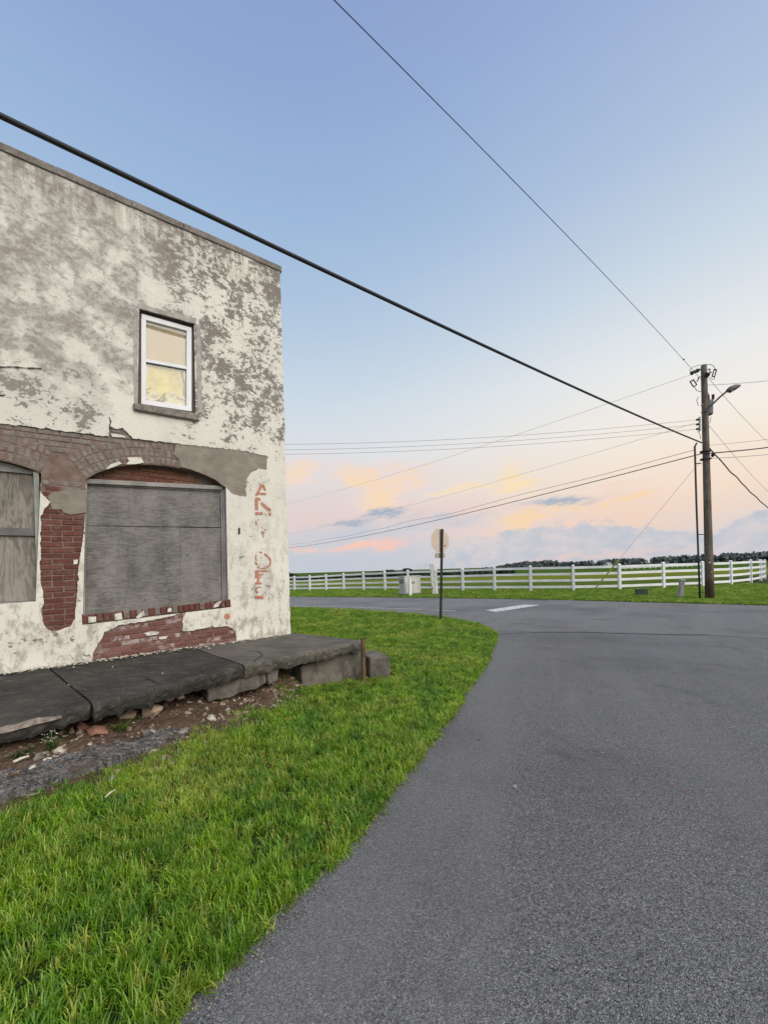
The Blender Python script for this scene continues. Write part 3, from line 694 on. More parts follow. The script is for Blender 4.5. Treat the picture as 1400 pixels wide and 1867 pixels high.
plate('head_trim', [(157, 880.5), (406, 893), (406, 896.5), (157, 884)], yb + .02, .03, M_frame)
for xs in ((402.5, 405.5), (406, 408.5), (409, 411.5)):
    k = xs[0] - 402.5; plate('jamb_moulding', [(xs[0], 894 - k * .4), (xs[1], 893 - k * .4), (xs[1] + 3.5, 1095.5), (xs[0] + 3.5, 1096)], yb + .03 + k * .006, .03, M_frame_v)
plate('jamb_moulding', [(155.5, 881), (159, 881), (155, 1122), (150.5, 1122)], yb + .075, .07, M_frame_v)
m = MB(); q = [W(x, y, -.05) for x, y in ((157, 872), (250, 849), (330, 856), (410, 888))]
# nails / bolts on the plywood
for (x, y) in ((298, 902), (296, 896), (300, 918), (250, 940), (330, 945), (160, 1104), (400, 930), (162, 900), (285, 910)):
    q = W(x, y, yb); MB().rock((q.x, yb + .003, q.y), .008, 1, .8, x).build('nail', M_frame, bld)
# left boarded opening
rw = [(0, 842), (30, 850), (55, 857), (68, 866), (65, 1095), (0, 1099)]
uR = W(66, 980, yb).x; uL_ = 2 * uc - uR
vb = W(40, 1096, yb).y; vt = W(40, 858, yb).y; vm = W(40, 970, yb).y
MB().box(uR, uL_, yb - .018, yb, vm, vt - .03).build('plywood_sheet', M_ply2, bld); MB().box(uR, uL_, yb - .020, yb - .002, vb, vm - .004).build('plywood_sheet', M_ply2, bld)
MB().box(uR - .01, uL_ + .01, yb - .002, yb + .03, vm - .045, vm + .045).build('crossbar', M_bar, bld)
MB().box(uR - .045, uR + .005, yb - .03, yb + .07, vb - .02, W(70, 864, yb).y + .01).build('jamb', M_green, bld); MB().box(uL_ - .005, uL_ + .045, yb - .03, yb + .07, vb - .02, vt).build('jamb', M_green, bld)
MB().box(uR, uL_, yb - .01, yb + .03, vt - .035, vt + .015).build('head_board', M_frame, bld)
MB().box(uR - .02, uL_ + .02, -.30, yb - .03, vt - .3, vt + .4).build('arch_infill', M_stucco, bld)
MB().box(uR - .04, uL_ + .04, yb - .03, -.03, vb - .05, vb - .004).build('window_sill', M_frame, bld)
# ---------------------------------------------------------------- upper sash window
win = bpy.data.objects.new('sash_window', None); C.objects.link(win); win.parent = bld
M_vinyl = simple('white_vinyl', (.74, .75, .78), .45, 0, .06, 3)
M_cas = wood('dark_casing', (.20, .175, .15), (.10, .088, .078), (4, 1, .6), scale=4, rings=False)
yw = -.06
def wb(name, pts, y, th, mat, bev=.003):
    q = WB(pts, y); m = MB(); m.prism([(p.x, y - th, p.y) for p in q], (0, th, 0)); return bevel(m.build(name, mat, win), bev)
wb('casing', [(254, 562), (354, 590), (354, 599), (254, 571)], yw - .01, .05, M_cas); wb('casing', [(349, 597), (355, 599), (357.5, 753), (349.5, 751)], yw - .004, .05, M_cas); wb('casing', [(252, 570), (258.5, 571), (257.5, 740), (250, 738)], yw - .004, .05, M_cas)
wb('frame_rail', [(258, 571), (349.5, 597), (349.5, 605), (258, 580.5)], yw + .02, .06, M_vinyl); wb('frame_rail', [(257.5, 727), (349.5, 741.5), (349.5, 750), (257.5, 736)], yw + .02, .06, M_vinyl)
wb('frame_stile', [(257.5, 580), (266.5, 582.5), (266, 729), (257.5, 727.5)], yw + .018, .06, M_vinyl); wb('frame_stile', [(340.5, 602), (349.5, 604.5), (349.5, 742), (340, 740.5)], yw + .018, .06, M_vinyl)
wb('meeting_rail', [(266, 654), (340.5, 667), (340.5, 673), (266, 659.5)], yw + .008, .04, M_vinyl)
M_dk = simple('dark_gap', (.05, .05, .052), .8)
wb('sash_shadow_gap', [(266, 659.8), (340.5, 673.2), (340.5, 675.5), (266, 662.5)], yw - .012, .02, M_dk)
M_blind = simple('beige_blind', (.66, .555, .365), .8, 0, .05, 2); M_insul = simple('yellow_foam', (.80, .71, .31), .85, 0, .12, 7, .02); M_paper = simple('torn_paper', (.80, .76, .55), .9, 0, .15, 9)
wb('window_blind', [(264, 580), (343, 602), (343, 672), (264, 658)], yw - .055, .006, M_blind)
wb('backing_board', [(264, 655), (343, 668), (343, 745), (264, 732)], yw - .085, .006, M_blind)
q = rough_poly(WB([(264, 658), (300, 665), (329, 677), (331, 688), (334, 700), (332, 722), (320, 732), (264, 728)], yw - .06), .03, .012, seed=3); m = MB(); m.prism([(p.x, yw - .075, p.y) for p in q], (0, .018, 0)).build('foam_panel', M_insul, win)
for pts in ([(264, 714), (275, 716), (290, 726), (282, 731), (264, 727)], [(300, 724), (318, 717), (334, 721), (342, 731), (342, 742), (298, 734)], [(326, 684), (333, 690), (331, 702), (325, 700)], [(264, 664), (272, 667), (268, 690), (264, 700)], [(308, 722), (316, 712), (322, 716), (314, 726)], [(334, 678), (341, 682), (341, 700), (336, 694)], [(276, 722), (284, 712), (290, 720), (282, 727)]):
    q = rough_poly(WB(pts, yw - .045), .02, .012, seed=len(pts) + 3); m = MB(); m.prism([(p.x, yw - .05, p.y + .0) for p in q], (0, .004, 0)).build('torn_paper', M_paper, win)
M_twig = simple('twig', (.045, .035, .025), .9)
for a, b_ in (((290, 729), (302, 716)), ((299, 722), (303, 731)), ((266, 711.5), (275, 708)), ((266, 718), (272, 715.5)), ((322, 725), (337, 731)), ((300, 720), (297, 730))):
    p0, p1 = W(*a, yw - .03), W(*b_, yw - .03); MB().tube([(p0.x, yw - .03, p0.y), ((p0.x + p1.x) / 2, yw - .024, (p0.y + p1.y) / 2 + .006), (p1.x, yw - .02, p1.y)], .004, 5).build('twig', M_twig, win)
def f_glass(t, b):
    tr = t.add('ShaderNodeBsdfTransparent'); gl = t.add('ShaderNodeBsdfGlossy'); gl.inputs['Roughness'].default_value = .04
    fr = t.add('ShaderNodeFresnel'); fr.inputs[0].default_value = 1.5; mx = t.add('ShaderNodeMixShader'); t.l.new(fr.outputs[0], mx.inputs[0])
    t.l.new(tr.outputs[0], mx.inputs[1]); t.l.new(gl.outputs[0], mx.inputs[2]); t.l.new(mx.outputs[0], t.n['Material Output'].inputs[0])
M_glass = material('window_glass', f_glass)
wb('pane', [(266, 581), (341, 602), (341, 668), (266, 655)], yw - .01, .003, M_glass, 0.0); wb('pane', [(266, 661), (341, 675), (341, 741), (266, 728)], yw - .016, .003, M_glass, 0.0)
sl_ = WB([(243, 733.5), (362, 753.5), (364, 767), (244, 746)], .05)
def f_sill(t, b):
    o = t.coord(); n = t.noise(o, 16, 8, .7); n2 = t.noise(o, 70, 5, .7)
    c = t.mix(t.smooth(n, .3, .7), (.30, .27, .235), (.13, .115, .10)); return {'Base Color': t.mix(t.smooth(n2, .6, .8, 0, .6), c, (.42, .37, .30)), 'Normal': t.bump(n2, .006)}
M_sill = material('rough_sill', f_sill, .95)
m = MB(); m.prism([(p.x, -.06, p.y) for p in sl_], (0, .11, 0)); bevel(m.build('window_sill', M_sill, win), .012)
# narrow cement border round the window
for pts in ([(243, 575), (251, 564), (251, 738), (245, 736)], [(250, 553), (358, 581), (356, 590), (252, 562)], [(357, 590), (365, 592), (369, 752), (360, 754)]):
    q = rough_poly(WP(pts), .04, .01, seed=11); m = MB(); m.prism([(p.x, .0, p.y) for p in q], (0, .0085, 0)).build('cement_border', M_sill if pts[0][0] > 355 and False else simple('border_cement', (.37, .35, .325), .95, 0, .25, 9, .006), win)
print('bricks', nbrick)

# ================================================================== concrete loading platform
plat = empty('loading_platform', 'cracked dark concrete platform along the store wall, front edge broken over rubble', 'platform'); plat.matrix_world = MW
def f_conc(t, b):
    p = t.pos(); n = t.noise(p, 1.7, 6, .6); n2 = t.noise(p, 24, 7, .7); n3 = t.noise(t.mapv(p, (1, 3, 1), rot=(0, 0, .9)), 4, 6, .65); z = t.sep(t.add('ShaderNodeNewGeometry').outputs['Normal'])[2]
    c = t.mix(t.smooth(n, .3, .7), (.038, .037, .034), (.07, .066, .058)); c = t.mix(t.smooth(n3, .48, .70, 0, .6), c, (.135, .122, .105)); c = t.mix(t.smooth(n2, .56, .72, 0, .5), c, (.20, .185, .16))
    c = t.mix(t.smooth(n2, .42, .30, 0, .7), c, (.02, .02, .018)); c = t.mix(t.smooth(t.noise(p, 90, 3, .6), .62, .72, 0, .6), c, (.26, .245, .22)); c = t.mix(t.smooth(t.noise(p, 3.4, 7, .72), .54, .66, 0, .55), c, (.03, .03, .027))
    return {'Base Color': c, 'Normal': t.bump(t.m('ADD', n2, t.m('MULTIPLY', n3, .4)), .018)}
M_conc = material('stained_concrete', f_conc, .93, 0, .12)
def f_conc2(t, b):
    p = t.pos(); n = t.noise(p, 5, 7, .65); n2 = t.noise(p, 30, 7, .7); n3 = t.noise(t.mapv(p, (3, 3, .7)), 4, 5)
    c = t.mix(t.smooth(n, .3, .7), (.20, .18, .155), (.10, .09, .078)); c = t.mix(t.smooth(n2, .55, .8, 0, .5), c, (.31, .28, .24)); c = t.mix(t.smooth(n3, .55, .7, 0, .6), c, (.05, .05, .044))
    return {'Base Color': c, 'Normal': t.bump(t.m('ADD', n, n2), .015)}
def f_conc3(t, b):
    p = t.pos(); n = t.noise(p, 1.7, 6, .6); n2 = t.noise(p, 24, 7, .7); n3 = t.noise(t.mapv(p, (.6, 4, 1), rot=(0, 0, -.75)), 4, 6, .65)
    c = t.mix(t.smooth(n, .3, .7), (.085, .08, .07), (.13, .12, .102)); c = t.mix(t.smooth(n3, .45, .7, 0, .6), c, (.19, .172, .145)); c = t.mix(t.smooth(n2, .60, .8, 0, .5), c, (.26, .235, .20)); c = t.mix(t.smooth(n2, .36, .25, 0, .6), c, (.04, .037, .032))
    return {'Base Color': c, 'Normal': t.bump(t.m('ADD', n2, t.m('MULTIPLY', n3, .4)), .008)}
M_conc3 = material('brownish_concrete', f_conc3, .93, 0, .12)
M_conc2 = material('broken_concrete', f_conc2, .95, 0, .1)
M_spall = simple('fresh_break', (.27, .225, .195), .95, 0, .35, 25, .01)
def slab(A, B, Cc, Dd, th, nu, nv, seed, chip=.02, mat=None):
    """A,B wall side (right, left); Cc,Dd front (left, right): local points"""
    A, B, Cc, Dd = map(Vector, (A, B, Cc, Dd)); v = []; f = []
    for j in range(nv + 1):
        for i in range(nu + 1):
            s, w = i / nu, j / nv; p = A.lerp(B, s).lerp(Dd.lerp(Cc, s), w)
            q = noise.noise(Vector((p.x * 3, p.y * 3, seed))); q2 = noise.noise(Vector((p.x * 11, p.y * 11, seed + 3)))
            p = p.copy(); p.z += .010 * q + .004 * q2
            q3 = noise.noise(Vector((p.x * 27, p.y * 27, seed + 5)))
            if j == nv: p.y += chip * (q + .6 * q2) + .006 * q3 - .012; p.z -= .008 + abs(q2) * .012 + abs(q3) * .02
            if j == nv and q2 > .15: p.z -= .10 * (q2 - .15)
            v.append(p)
    n0 = len(v); st_ = nu + 1
    for j in range(nv + 1):
        for i in range(nu + 1):
            p = v[j * st_ + i].copy(); p.z -= th * (1 + .12 * noise.noise(Vector((p.x * 5, p.y * 5, seed + 9)))); 
            if j == nv: p.y -= .035 + .03 * noise.noise(Vector((p.x * 6, 0, seed)))
            v.append(p)
    for j in range(nv):
        for i in range(nu):
            a = j * st_ + i; f.append((a, a + st_, a + st_ + 1, a + 1)); f.append((n0 + a, n0 + a + 1, n0 + a + st_ + 1, n0 + a + st_))
    for i in range(nu):
        f.append((i, i + 1, n0 + i + 1, n0 + i))
    rows = [[nv * st_ + i for i in range(st_)]]
    for k in (.22, .45, .7):
        r_ = []
        for i in range(st_):
            a_, b_ = v[nv * st_ + i], v[n0 + nv * st_ + i]; p = a_.lerp(b_, k); p.y += .014 * noise.noise(Vector((p.x * 13, k * 9, seed))) + .010 * noise.noise(Vector((p.x * 31, k * 21, seed + 2))) + .012
            if 0 < i < nu: p.x += .008 * noise.noise(Vector((p.x * 40, k * 30, seed + 8)))
            r_.append(len(v)); v.append(p)
        rows.append(r_)
    rows.append([n0 + nv * st_ + i for i in range(st_)])
    for ra, rb in zip(rows[:-1], rows[1:]):
        for i in range(nu): f.append((ra[i], rb[i], rb[i + 1], ra[i + 1]))
    for j in range(nv):
        a = j * st_; f.append((a, n0 + a, n0 + a + st_, a + st_)); a += nu; f.append((a, a + st_, n0 + a + st_, n0 + a))
    return link('slab', mesh('slab', v, f), mat or M_conc, plat)
slab((-.07, .006, .583), (1.545, .006, .575), (1.33, 1.60, .54), (-.47, 1.47, .58), .135, 80, 30, 1, mat=M_conc3)
slab((1.565, .006, .572), (3.14, .006, .553), (2.79, 1.78, .45), (1.352, 1.60, .535), .14, 76, 30, 2)
slab((3.165, .006, .553), (5.2, .006, .52), (4.9, 1.72, .20), (2.815, 1.75, .455), .13, 84, 30, 3, .02)
def bits(name, pts, y, th, mat, amp=.015, parent=plat):
    q = rough_poly(WB(pts, y), .04, amp, seed=len(pts) * 3 + 1); m = MB(); m.prism([(p.x, y - th, p.y) for p in q], (0, th, 0)); return bevel(m.build(name, mat, parent), .012)
bits('foundation_wall', [(548, 1216), (575, 1206), (612, 1196), (664, 1187), (664, 1252), (600, 1262), (545, 1268), (552, 1245)], 1.36, .3, M_conc2)
bits('support_block', [(377, 1253), (400, 1243), (440, 1224), (472, 1216), (484, 1222), (486, 1245), (470, 1256), (440, 1264), (418, 1274), (395, 1276), (380, 1282)], 1.50, .32, M_conc2)
bits('support_block', [(484, 1222), (500, 1216), (509, 1218), (507, 1242), (490, 1250)], 1.46, .25, M_conc2)
m = MB(); pts = []
def slab_crack(pts, zf):
    q = rough_poly([Vector(a) for a in pts], .03, .02, False, 4, 8.); m = MB()
    for a, b_ in zip(q[:-1], q[1:]):
        d = b_ - a; nn = Vector((-d.y, d.x)).normalized() * random.uniform(.003, .009); za, zb_ = zf(a.x, a.y), zf(b_.x, b_.y)
        m.poly([(a.x - nn.x, a.y - nn.y, za), (b_.x - nn.x, b_.y - nn.y, zb_), (b_.x + nn.x, b_.y + nn.y, zb_), (a.x + nn.x, a.y + nn.y, za)])
    m.build('crack', M_crack, plat)
slab_crack([(1.2, 1.55), (1.0, 1.3), (.95, 1.05), (1.05, .8)], lambda u, y: .583 - .02 * (y / 1.5) - .008 * u + .008)
slab_crack([(2.2, 1.62), (2.3, 1.3), (2.2, .9), (2.35, .3)], lambda u, y: .59 - .014 * u - .048 * y + .012)
slab_crack([(3.7, 1.6), (3.5, 1.2), (3.6, .8)], lambda u, y: .553 - .012 * (u - 3.1) - (.06 + .055 * (u - 2.8)) * y + .014)
spl = [W(x, y, 1.735) for x, y in ((-40, 1340), (0, 1328.5), (30, 1322), (60, 1313), (90, 1308), (112, 1305), (113, 1309), (90, 1315), (60, 1322), (30, 1331), (0, 1338), (-40, 1350))]
m.prism([(p.x, 1.70, p.y) for p in rough_poly(spl, .03, .008, seed=9)], (0, .05, 0)).build('spalled_edge', M_spall, plat)
step = empty('concrete_step', 'small square concrete step block at the end of the platform behind the rusty pipe', 'step')
q = [P(712, 1240), P(672, 1249)]; b0 = Vector((.04, 6.05, 0))
m = MB(); c0 = P(668, 1246) + Vector((.05, .1, 0)); dx = Vector((.30, .05, 0)); dy = Vector((-.22, .55, 0)); h = Vector((0, 0, .34))
m.hexa([c0, c0 + dx, c0 + dx + dy, c0 + dy, c0 + h, c0 + dx + h, c0 + dx + dy + h, c0 + dy + h]); o = m.build('block', M_conc2, step); bevel(o, .02, 2)
def f_rust(t, b):
    p = t.pos(); n = t.noise(p, 9, 7, .7); return {'Base Color': t.mix(t.smooth(n, .35, .65), (.16, .105, .06), (.065, .045, .03)), 'Normal': t.bump(n, .004)}
M_rust = material('rusty_steel', f_rust, .85)
pb = P(664, 1247); m = MB(); m.tube([pb + Vector((0, 0, -.1)), pb + Vector((-.005, 0, .3)), pb + Vector((.0, .005, .655))], .032, 14)
o = m.build('pipe_post', M_rust, smooth=False); tag(o, 'short rusty brown pipe post standing at the platform corner', 'post')
# paint flakes along the foot of the wall (countless)
m = MB()
for i in range(1500):
    u = random.uniform(.15, 4.6); y = .02 + abs(random.gauss(0, .07)); z = .585 - .009 * max(0, u) - .02 * y + .008
    if random.random() < .3: y += random.uniform(0, .1)
    r = random.uniform(.006, .024); a = random.uniform(0, 6.28); k = random.randint(3, 5); tx, ty = random.uniform(-.5, .5), random.uniform(-.5, .5)
    m.poly([(u + r * math.cos(a + j * 6.28 / k) * random.uniform(.5, 1), y + r * math.sin(a + j * 6.28 / k) * random.uniform(.5, 1), z + .006 + r * (tx * math.cos(a + j * 6.28 / k) + ty * math.sin(a + j * 6.28 / k)) * .5) for j in range(k)])
M_flake = simple('paint_flakes', (.58, .53, .43), .9, 0, .3, 40)
o = m.build('paint_flakes', M_flake); o.matrix_world = MW; tag(o, 'fallen cream paint flakes littering the platform along the wall foot', 'debris', kind='stuff')
for i, (x, y) in enumerate(((444, 1182), (205, 1216), (296, 1228), (125, 1250))):
    q = P(x, y, .57); MB().rock(q, .012, 1, .6, i).build('chip', M_flake)
chips = [o for o in C.objects if o.name.startswith('chip')]
for o, l in zip(chips, ('tiny white chip on the right platform slab', 'tiny white chip on the middle slab close to the wall', 'tiny white chip on the middle slab near its front', 'tiny white chip near the joint of the left slab')): tag(o, l, 'chip')

# ---------------------------------------------------------------- earth bank, rubble, lower slab
def f_dirt(t, b):
    p = t.pos(); n = t.noise(p, 4, 7, .65); n2 = t.noise(p, 26, 7, .7); v = t.vor(p, 26)
    c = t.mix(t.smooth(n, .3, .7), (.075, .05, .034), (.155, .105, .075)); c = t.mix(t.smooth(n2, .55, .8, 0, .7), c, (.30, .225, .165)); c = t.mix(t.smooth(n2, .4, .25, 0, .7), c, (.035, .026, .018))
    c = t.mix(t.smooth(t.noise(p, 1.6, 5), .55, .7, 0, .5), c, (.055, .062, .022))
    return {'Base Color': c, 'Normal': t.bump(t.m('ADD', n2, v), .025)}
M_dirt = material('red_brown_earth', f_dirt, .97, 0, .05)
def bank_prof(u): return float(np.interp(u, [-.4, .35, .75, 1.3, 2.3, 5], [1.42, 1.45, 1.78, 2.1, 2.7, 2.9])), float(np.interp(u, [-.4, .40, .62, .95, 1.2, 2.2, 5], [.05, .07, .30, .28, .17, .24, .22]))
v = []; f = []; nu, nv = 150, 40
for i in range(nu + 1):
    u = -.35 + i / nu * 5.9
    fr, zb = bank_prof(u)
    for j in range(nv + 1):
        w = j / nv; y = 1.05 + (fr - 1.05) * w; prof = (1 - w) ** 1.3
        nz = noise.noise(Vector((u * 5, y * 5, 1))) * .035 + noise.noise(Vector((u * 14, y * 14, 2))) * .018 + noise.noise(Vector((u * 34, y * 34, 3))) * .008
        if u < .5 and .8 < w: pass
        v.append((u, y, .0 + zb * prof + nz * (1 - w * .4) * (1 if w < .95 else .2) + (.02 if w < .9 else -.02)))
for i in range(nu):
    for j in range(nv): a = i * (nv + 1) + j; f.append((a, a + 1, a + nv + 2, a + nv + 1))
o = link('earth_bank', mesh('earth_bank', v, [q[::-1] for q in f], True), M_dirt); o.matrix_world = MW; struct(o)
lows = empty('sunken_slab', 'old sunken grey concrete slab lying in the dirt below the platform', 'slab')
back = [(-120, 1430), (-40, 1407), (0, 1396), (60, 1376), (110, 1361), (160, 1345), (205, 1333), (245, 1322), (290, 1313), (325, 1310)]
front = [(352, 1322), (340, 1336), (300, 1350), (245, 1370), (200, 1384), (150, 1401), (100, 1418), (60, 1431), (0, 1450), (-120, 1492)]
poly = rough_poly([P(x, y, .115).xy for x, y in back + front], .03, .04, seed=31, fs=9.)
vv, ff = sheet(poly, [], .03, lambda u, v: 0, -1)
v2 = [Vector((p.x, p.z, .125 - .05 * abs(noise.noise(Vector((p.x * 4, p.z * 4, 4)))) - .035 * abs(noise.noise(Vector((p.x * 11, p.z * 11, 4)))) + .012 * noise.noise(Vector((p.x * 30, p.z * 30, 7)))) if p.y == 0 else (p.x + .01, p.z + .01, -.03)) for p in vv]
def f_low(t, b):
    p = t.pos(); n = t.noise(p, 6, 8, .7); n2 = t.noise(p, 34, 8, .75); n3 = t.noise(t.mapv(p, (1, 4, 1), rot=(0, 0, -.85)), 7, 6, .7)
    c = t.mix(t.smooth(n, .35, .65), (.04, .04, .041), (.135, .13, .125)); c = t.mix(t.smooth(n3, .48, .64, 0, .75), c, (.26, .25, .235)); c = t.mix(t.smooth(n2, .53, .62, 0, .8), c, (.34, .32, .29)); c = t.mix(t.smooth(n2, .46, .38, 0, .9), c, (.014, .014, .013)); c = t.mix(t.smooth(t.noise(p, 85, 4, .7), .58, .68, 0, .7), c, (.42, .40, .36)); c = t.mix(t.smooth(t.noise(p, 3.3, 7, .72), .54, .64, 0, .8), c, (.12, .085, .06))
    return {'Base Color': c, 'Normal': t.bump(t.m('ADD', n2, n3), .02)}
link('slab_surface', mesh('slab_surface', v2, [q[::-1] for q in ff]), material('old_dark_concrete', f_low, .95, 0, .1), lows)
M_stone = [simple('stone_tan', (.30, .225, .165), .95, 0, .35, 9, .02), simple('stone_red', (.25, .125, .085), .95, 0, .35, 9, .02), simple('stone_grey', (.24, .22, .19), .95, 0, .35, 9, .02), simple('stone_pale', (.46, .42, .34), .95, 0, .25, 9, .02)]
big_rocks = [(175, 1297, .085, 3, 'pale yellowish stone wedged under the platform slab joint', .32), (275, 1295, .10, 0, 'largest tan stone in the bank under the middle slab', .22), (232, 1305, .085, 0, 'round tan stone in the bank left of the largest stone', .20), (180, 1335, .10, 1, 'broad reddish stone in the bank above the sunken slab', .15), (148, 1330, .09, 1, 'reddish stone beside the broad stone near the weeds', .15), (108, 1369, .045, 3, 'small pinkish stone on the back edge of the sunken slab', .13), (70, 1380, .045, 2, 'small grey stone at the back edge of the sunken slab', .13), (186, 1446, .032, 0, 'pale stone lying in the grass in front of the sunken slab', .03), (205, 1420, .032, 2, 'whitish stone at the front edge of the sunken slab', .05), (310, 1272, .06, 0, 'tan stone high in the bank under the platform shadow', .28), (330, 1270, .05, 3, 'light stone next to the broken support block', .26), (340, 1302, .065, 2, 'whitish crumbled lump where the sunken slab ends', .12), (385, 1312, .07, 3, 'crumbled light lump near the grass left of the support block', .07), (520, 1243, .085, 0, 'tan lump in the rubble gap between the support blocks', .12), (555, 1225, .07, 0, 'sandy lump high in the rubble gap beside the foundation wall', .25), (478, 1264, .10, 0, 'flat sandy stone in the grass below the support block', .05), (335, 1335, .05, 2, 'grey lump on the crumbling end of the sunken slab', .1), (60, 1400, .03, 3, 'small pale pebble on top of the sunken slab', .14), (95, 1350, .06, 1, 'brown stone below the flowering weed', .16)]
for i, (x, y, r, k, lab, z) in enumerate(big_rocks):
    c = P(x, y, z); o = MB().rock((0, 0, 0), r, 2, .65, i + 3).build('rock', M_stone[k]); o.location = c; tag(o, lab, 'rock')
m = MB()
for i in range(1900):
    u = random.uniform(.3, 4.9); w = random.random(); fr, zb = bank_prof(u); y = 1.25 + (fr - 1.2) * w
    m.rock((u, y, zb * (1 - min(1, (y - 1.05) / (fr - 1.05))) ** 1.3 + .015), random.choice((.006, .008, .012, .014, .02, .03, .045)), 1, .7, i)
for i in range(420):
    a = random.choice(range(len(back) - 1)); x, y = back[a]; x2, y2 = back[a + 1]; k = random.random(); q = MWI @ P(x + (x2 - x) * k, y + (y2 - y) * k + random.gauss(6, 14), .11); m.rock((q.x, q.y, q.z + .005), random.choice((.006, .008, .01, .014, .02)), 1, .6, i + 2000)
def f_rub(t, b):
    p = t.pos(); n = t.noise(p, 22, 3, .6); n2 = t.noise(t.mapv(p, loc=(4, 4, 4)), 17, 3, .6); g = t.noise(p, 90, 5, .7)
    c = t.mix(t.smooth(n, .35, .65), (.10, .062, .046), (.33, .26, .20)); c = t.mix(t.smooth(n2, .55, .65), c, (.45, .41, .35)); c = t.mix(t.smooth(n2, .45, .35, 0, .7), c, (.17, .085, .06))
    return {'Base Color': t.mix(t.smooth(g, .5, .7, 0, .4), c, (.07, .05, .04)), 'Normal': t.bump(g, .006)}
o = m.build('rubble', material('mixed_rubble', f_rub, .95, 0, .1)); o.matrix_world = MW; tag(o, 'loose stones and crumbled mortar spilling from under the platform', 'rubble', kind='stuff')
# bits of litter on the sunken slab
for i, (a, b_, r, lab) in enumerate((((24, 1390), (53, 1379), .012, 'white broken stick lying at the back edge of the sunken slab'), ((80, 1386), (94, 1383), .010, 'short pale wood splinter on the sunken slab'), ((192, 1454), (209, 1441), .006, 'thin pale twig in the grass in front of the sunken slab'))):
    p0, p1 = P(*a, .15 if i < 2 else .05), P(*b_, .16 if i < 2 else .08); o = MB().tube([p0, p0.lerp(p1, .5) + Vector((0, 0, .006)), p1], [r, r * .9, r * .7], 6).build('stick', M_flake); tag(o, lab, 'stick')

# ================================================================== plants: weeds
def leaf_mat(name, c1, c2, yel):
    def fn(t, b):
        r = t.rnd(); p = t.pos(); n = t.noise(p, 3.0, 5, .6); n2 = t.noise(p, .8, 4); n3 = t.noise(p, 11, 4, .6)
        c = t.mix(t.smooth(n, .32, .68), c1, c2); r2 = t.m('FRACT', t.m('MULTIPLY', r, 37.7)); c = t.mix(1.0, c, t.mix(t.smooth(r2, 0.0, 1.0), (.55, .58, .60), (1.22, 1.16, 1.0)), 'MULTIPLY'); c = t.mix(t.smooth(r, .80, .96, 0, .75), c, yel); c = t.mix(t.m('MULTIPLY', t.smooth(n2, .46, .66), t.smooth(n3, .35, .7, .15, .8)), c, yel)
        df = t.add('ShaderNodeBsdfDiffuse'); tl = t.add('ShaderNodeBsdfTranslucent'); mx = t.add('ShaderNodeMixShader'); mx.inputs[0].default_value = .27
        gl = t.add('ShaderNodeBsdfGlossy'); gl.inputs['Roughness'].default_value = .42; m2 = t.add('ShaderNodeMixShader'); m2.inputs[0].default_value = .045
        t.put(df.inputs[0], c); t.put(tl.inputs[0], t.mix(.5, c, yel)); t.l.new(df.outputs[0], mx.inputs[1]); t.l.new(tl.outputs[0], mx.inputs[2])
        t.l.new(mx.outputs[0], m2.inputs[1]); t.l.new(gl.outputs[0], m2.inputs[2]); t.l.new(m2.outputs[0], t.n['Material Output'].inputs[0])
    return material(name, fn)
M_grass = leaf_mat('grass_blades', (.070, .215, .009), (.215, .405, .016), (.47, .49, .085))
M_weed = leaf_mat('weed_leaves', (.10, .13, .02), (.17, .17, .025), (.30, .26, .05)); M_weedg = leaf_mat('weed_leaves_green', (.04, .09, .015), (.08, .14, .025), (.15, .18, .04))
M_petal = simple('white_petals', (.7, .68, .68), .8)
def leaf(m, base, d, ln, w, droop=.4):
    d = Vector(d).normalized(); s = d.cross(Vector((0, 0, 1))); s = s.normalized() if s.length > .01 else Vector((1, 0, 0)); base = Vector(base)
    p1 = base + d * ln * .5; p2 = base + d * ln + Vector((0, 0, -droop * ln))
    b = len(m.v); m.v += [base, p1 + s * w / 2, p1 - s * w / 2, p2]; m.f += [(b, b + 2, b + 1), (b + 1, b + 2, b + 3)]
def weed(name, label, c, h, n, mat, flowers=0, spread=.06):
    e = empty(name, label, 'plant', c); st = MB(); lf = MB(); fl = MB()
    for i in range(n):
        a = random.uniform(0, 6.28); r = random.uniform(.2, 1) * spread; tip = Vector((r * math.cos(a), r * math.sin(a), h * random.uniform(.5, 1)))
        st.tube([(0, 0, 0), tip * .5 + Vector((0, 0, .01)), tip], .0025, 4)
        for k in range(9):
            s = random.uniform(.25, 1); a2 = random.uniform(0, 6.28); leaf(lf, tip * s, (math.cos(a2), math.sin(a2), random.uniform(-.1, .7)), random.uniform(.03, .06), .016)
        if flowers:
            for k in range(flowers):
                q = tip + Vector((random.gauss(0, .015), random.gauss(0, .015), random.uniform(0, .015))); fl.rock(q, .007, 1, .5, k)
    st.build('stem', M_weedg, e); lf.build('leaves', mat, e)
    if flowers: fl.build('flowers', M_petal, e)
weed('weed', 'yellow-green leafy weed at the left picture edge below the platform', P(12, 1365, .13), .19, 10, M_weed, 0, .09)
weed('flowering_weed', 'weed with tiny white flowers growing above the sunken slab', P(92, 1372, .12), .16, 9, M_weedg, 3, .09)
weed('weed', 'low green weed among the rubble under the middle slab', P(218, 1333, .13), .09, 10, M_weedg, 0, .10)
weed('weed', 'small green weed in the dirt beside the sunken slab end', P(245, 1318, .14), .07, 8, M_weedg, 0, .08)
weed('weed', 'leafy green weed hugging the foundation wall near the pipe', P(632, 1256, .0), .10, 12, M_weedg, 0, .14)
weed('weed', 'low weed in the dark gap below the left slab', P(45, 1385, .1), .10, 10, M_weedg, 0, .12)

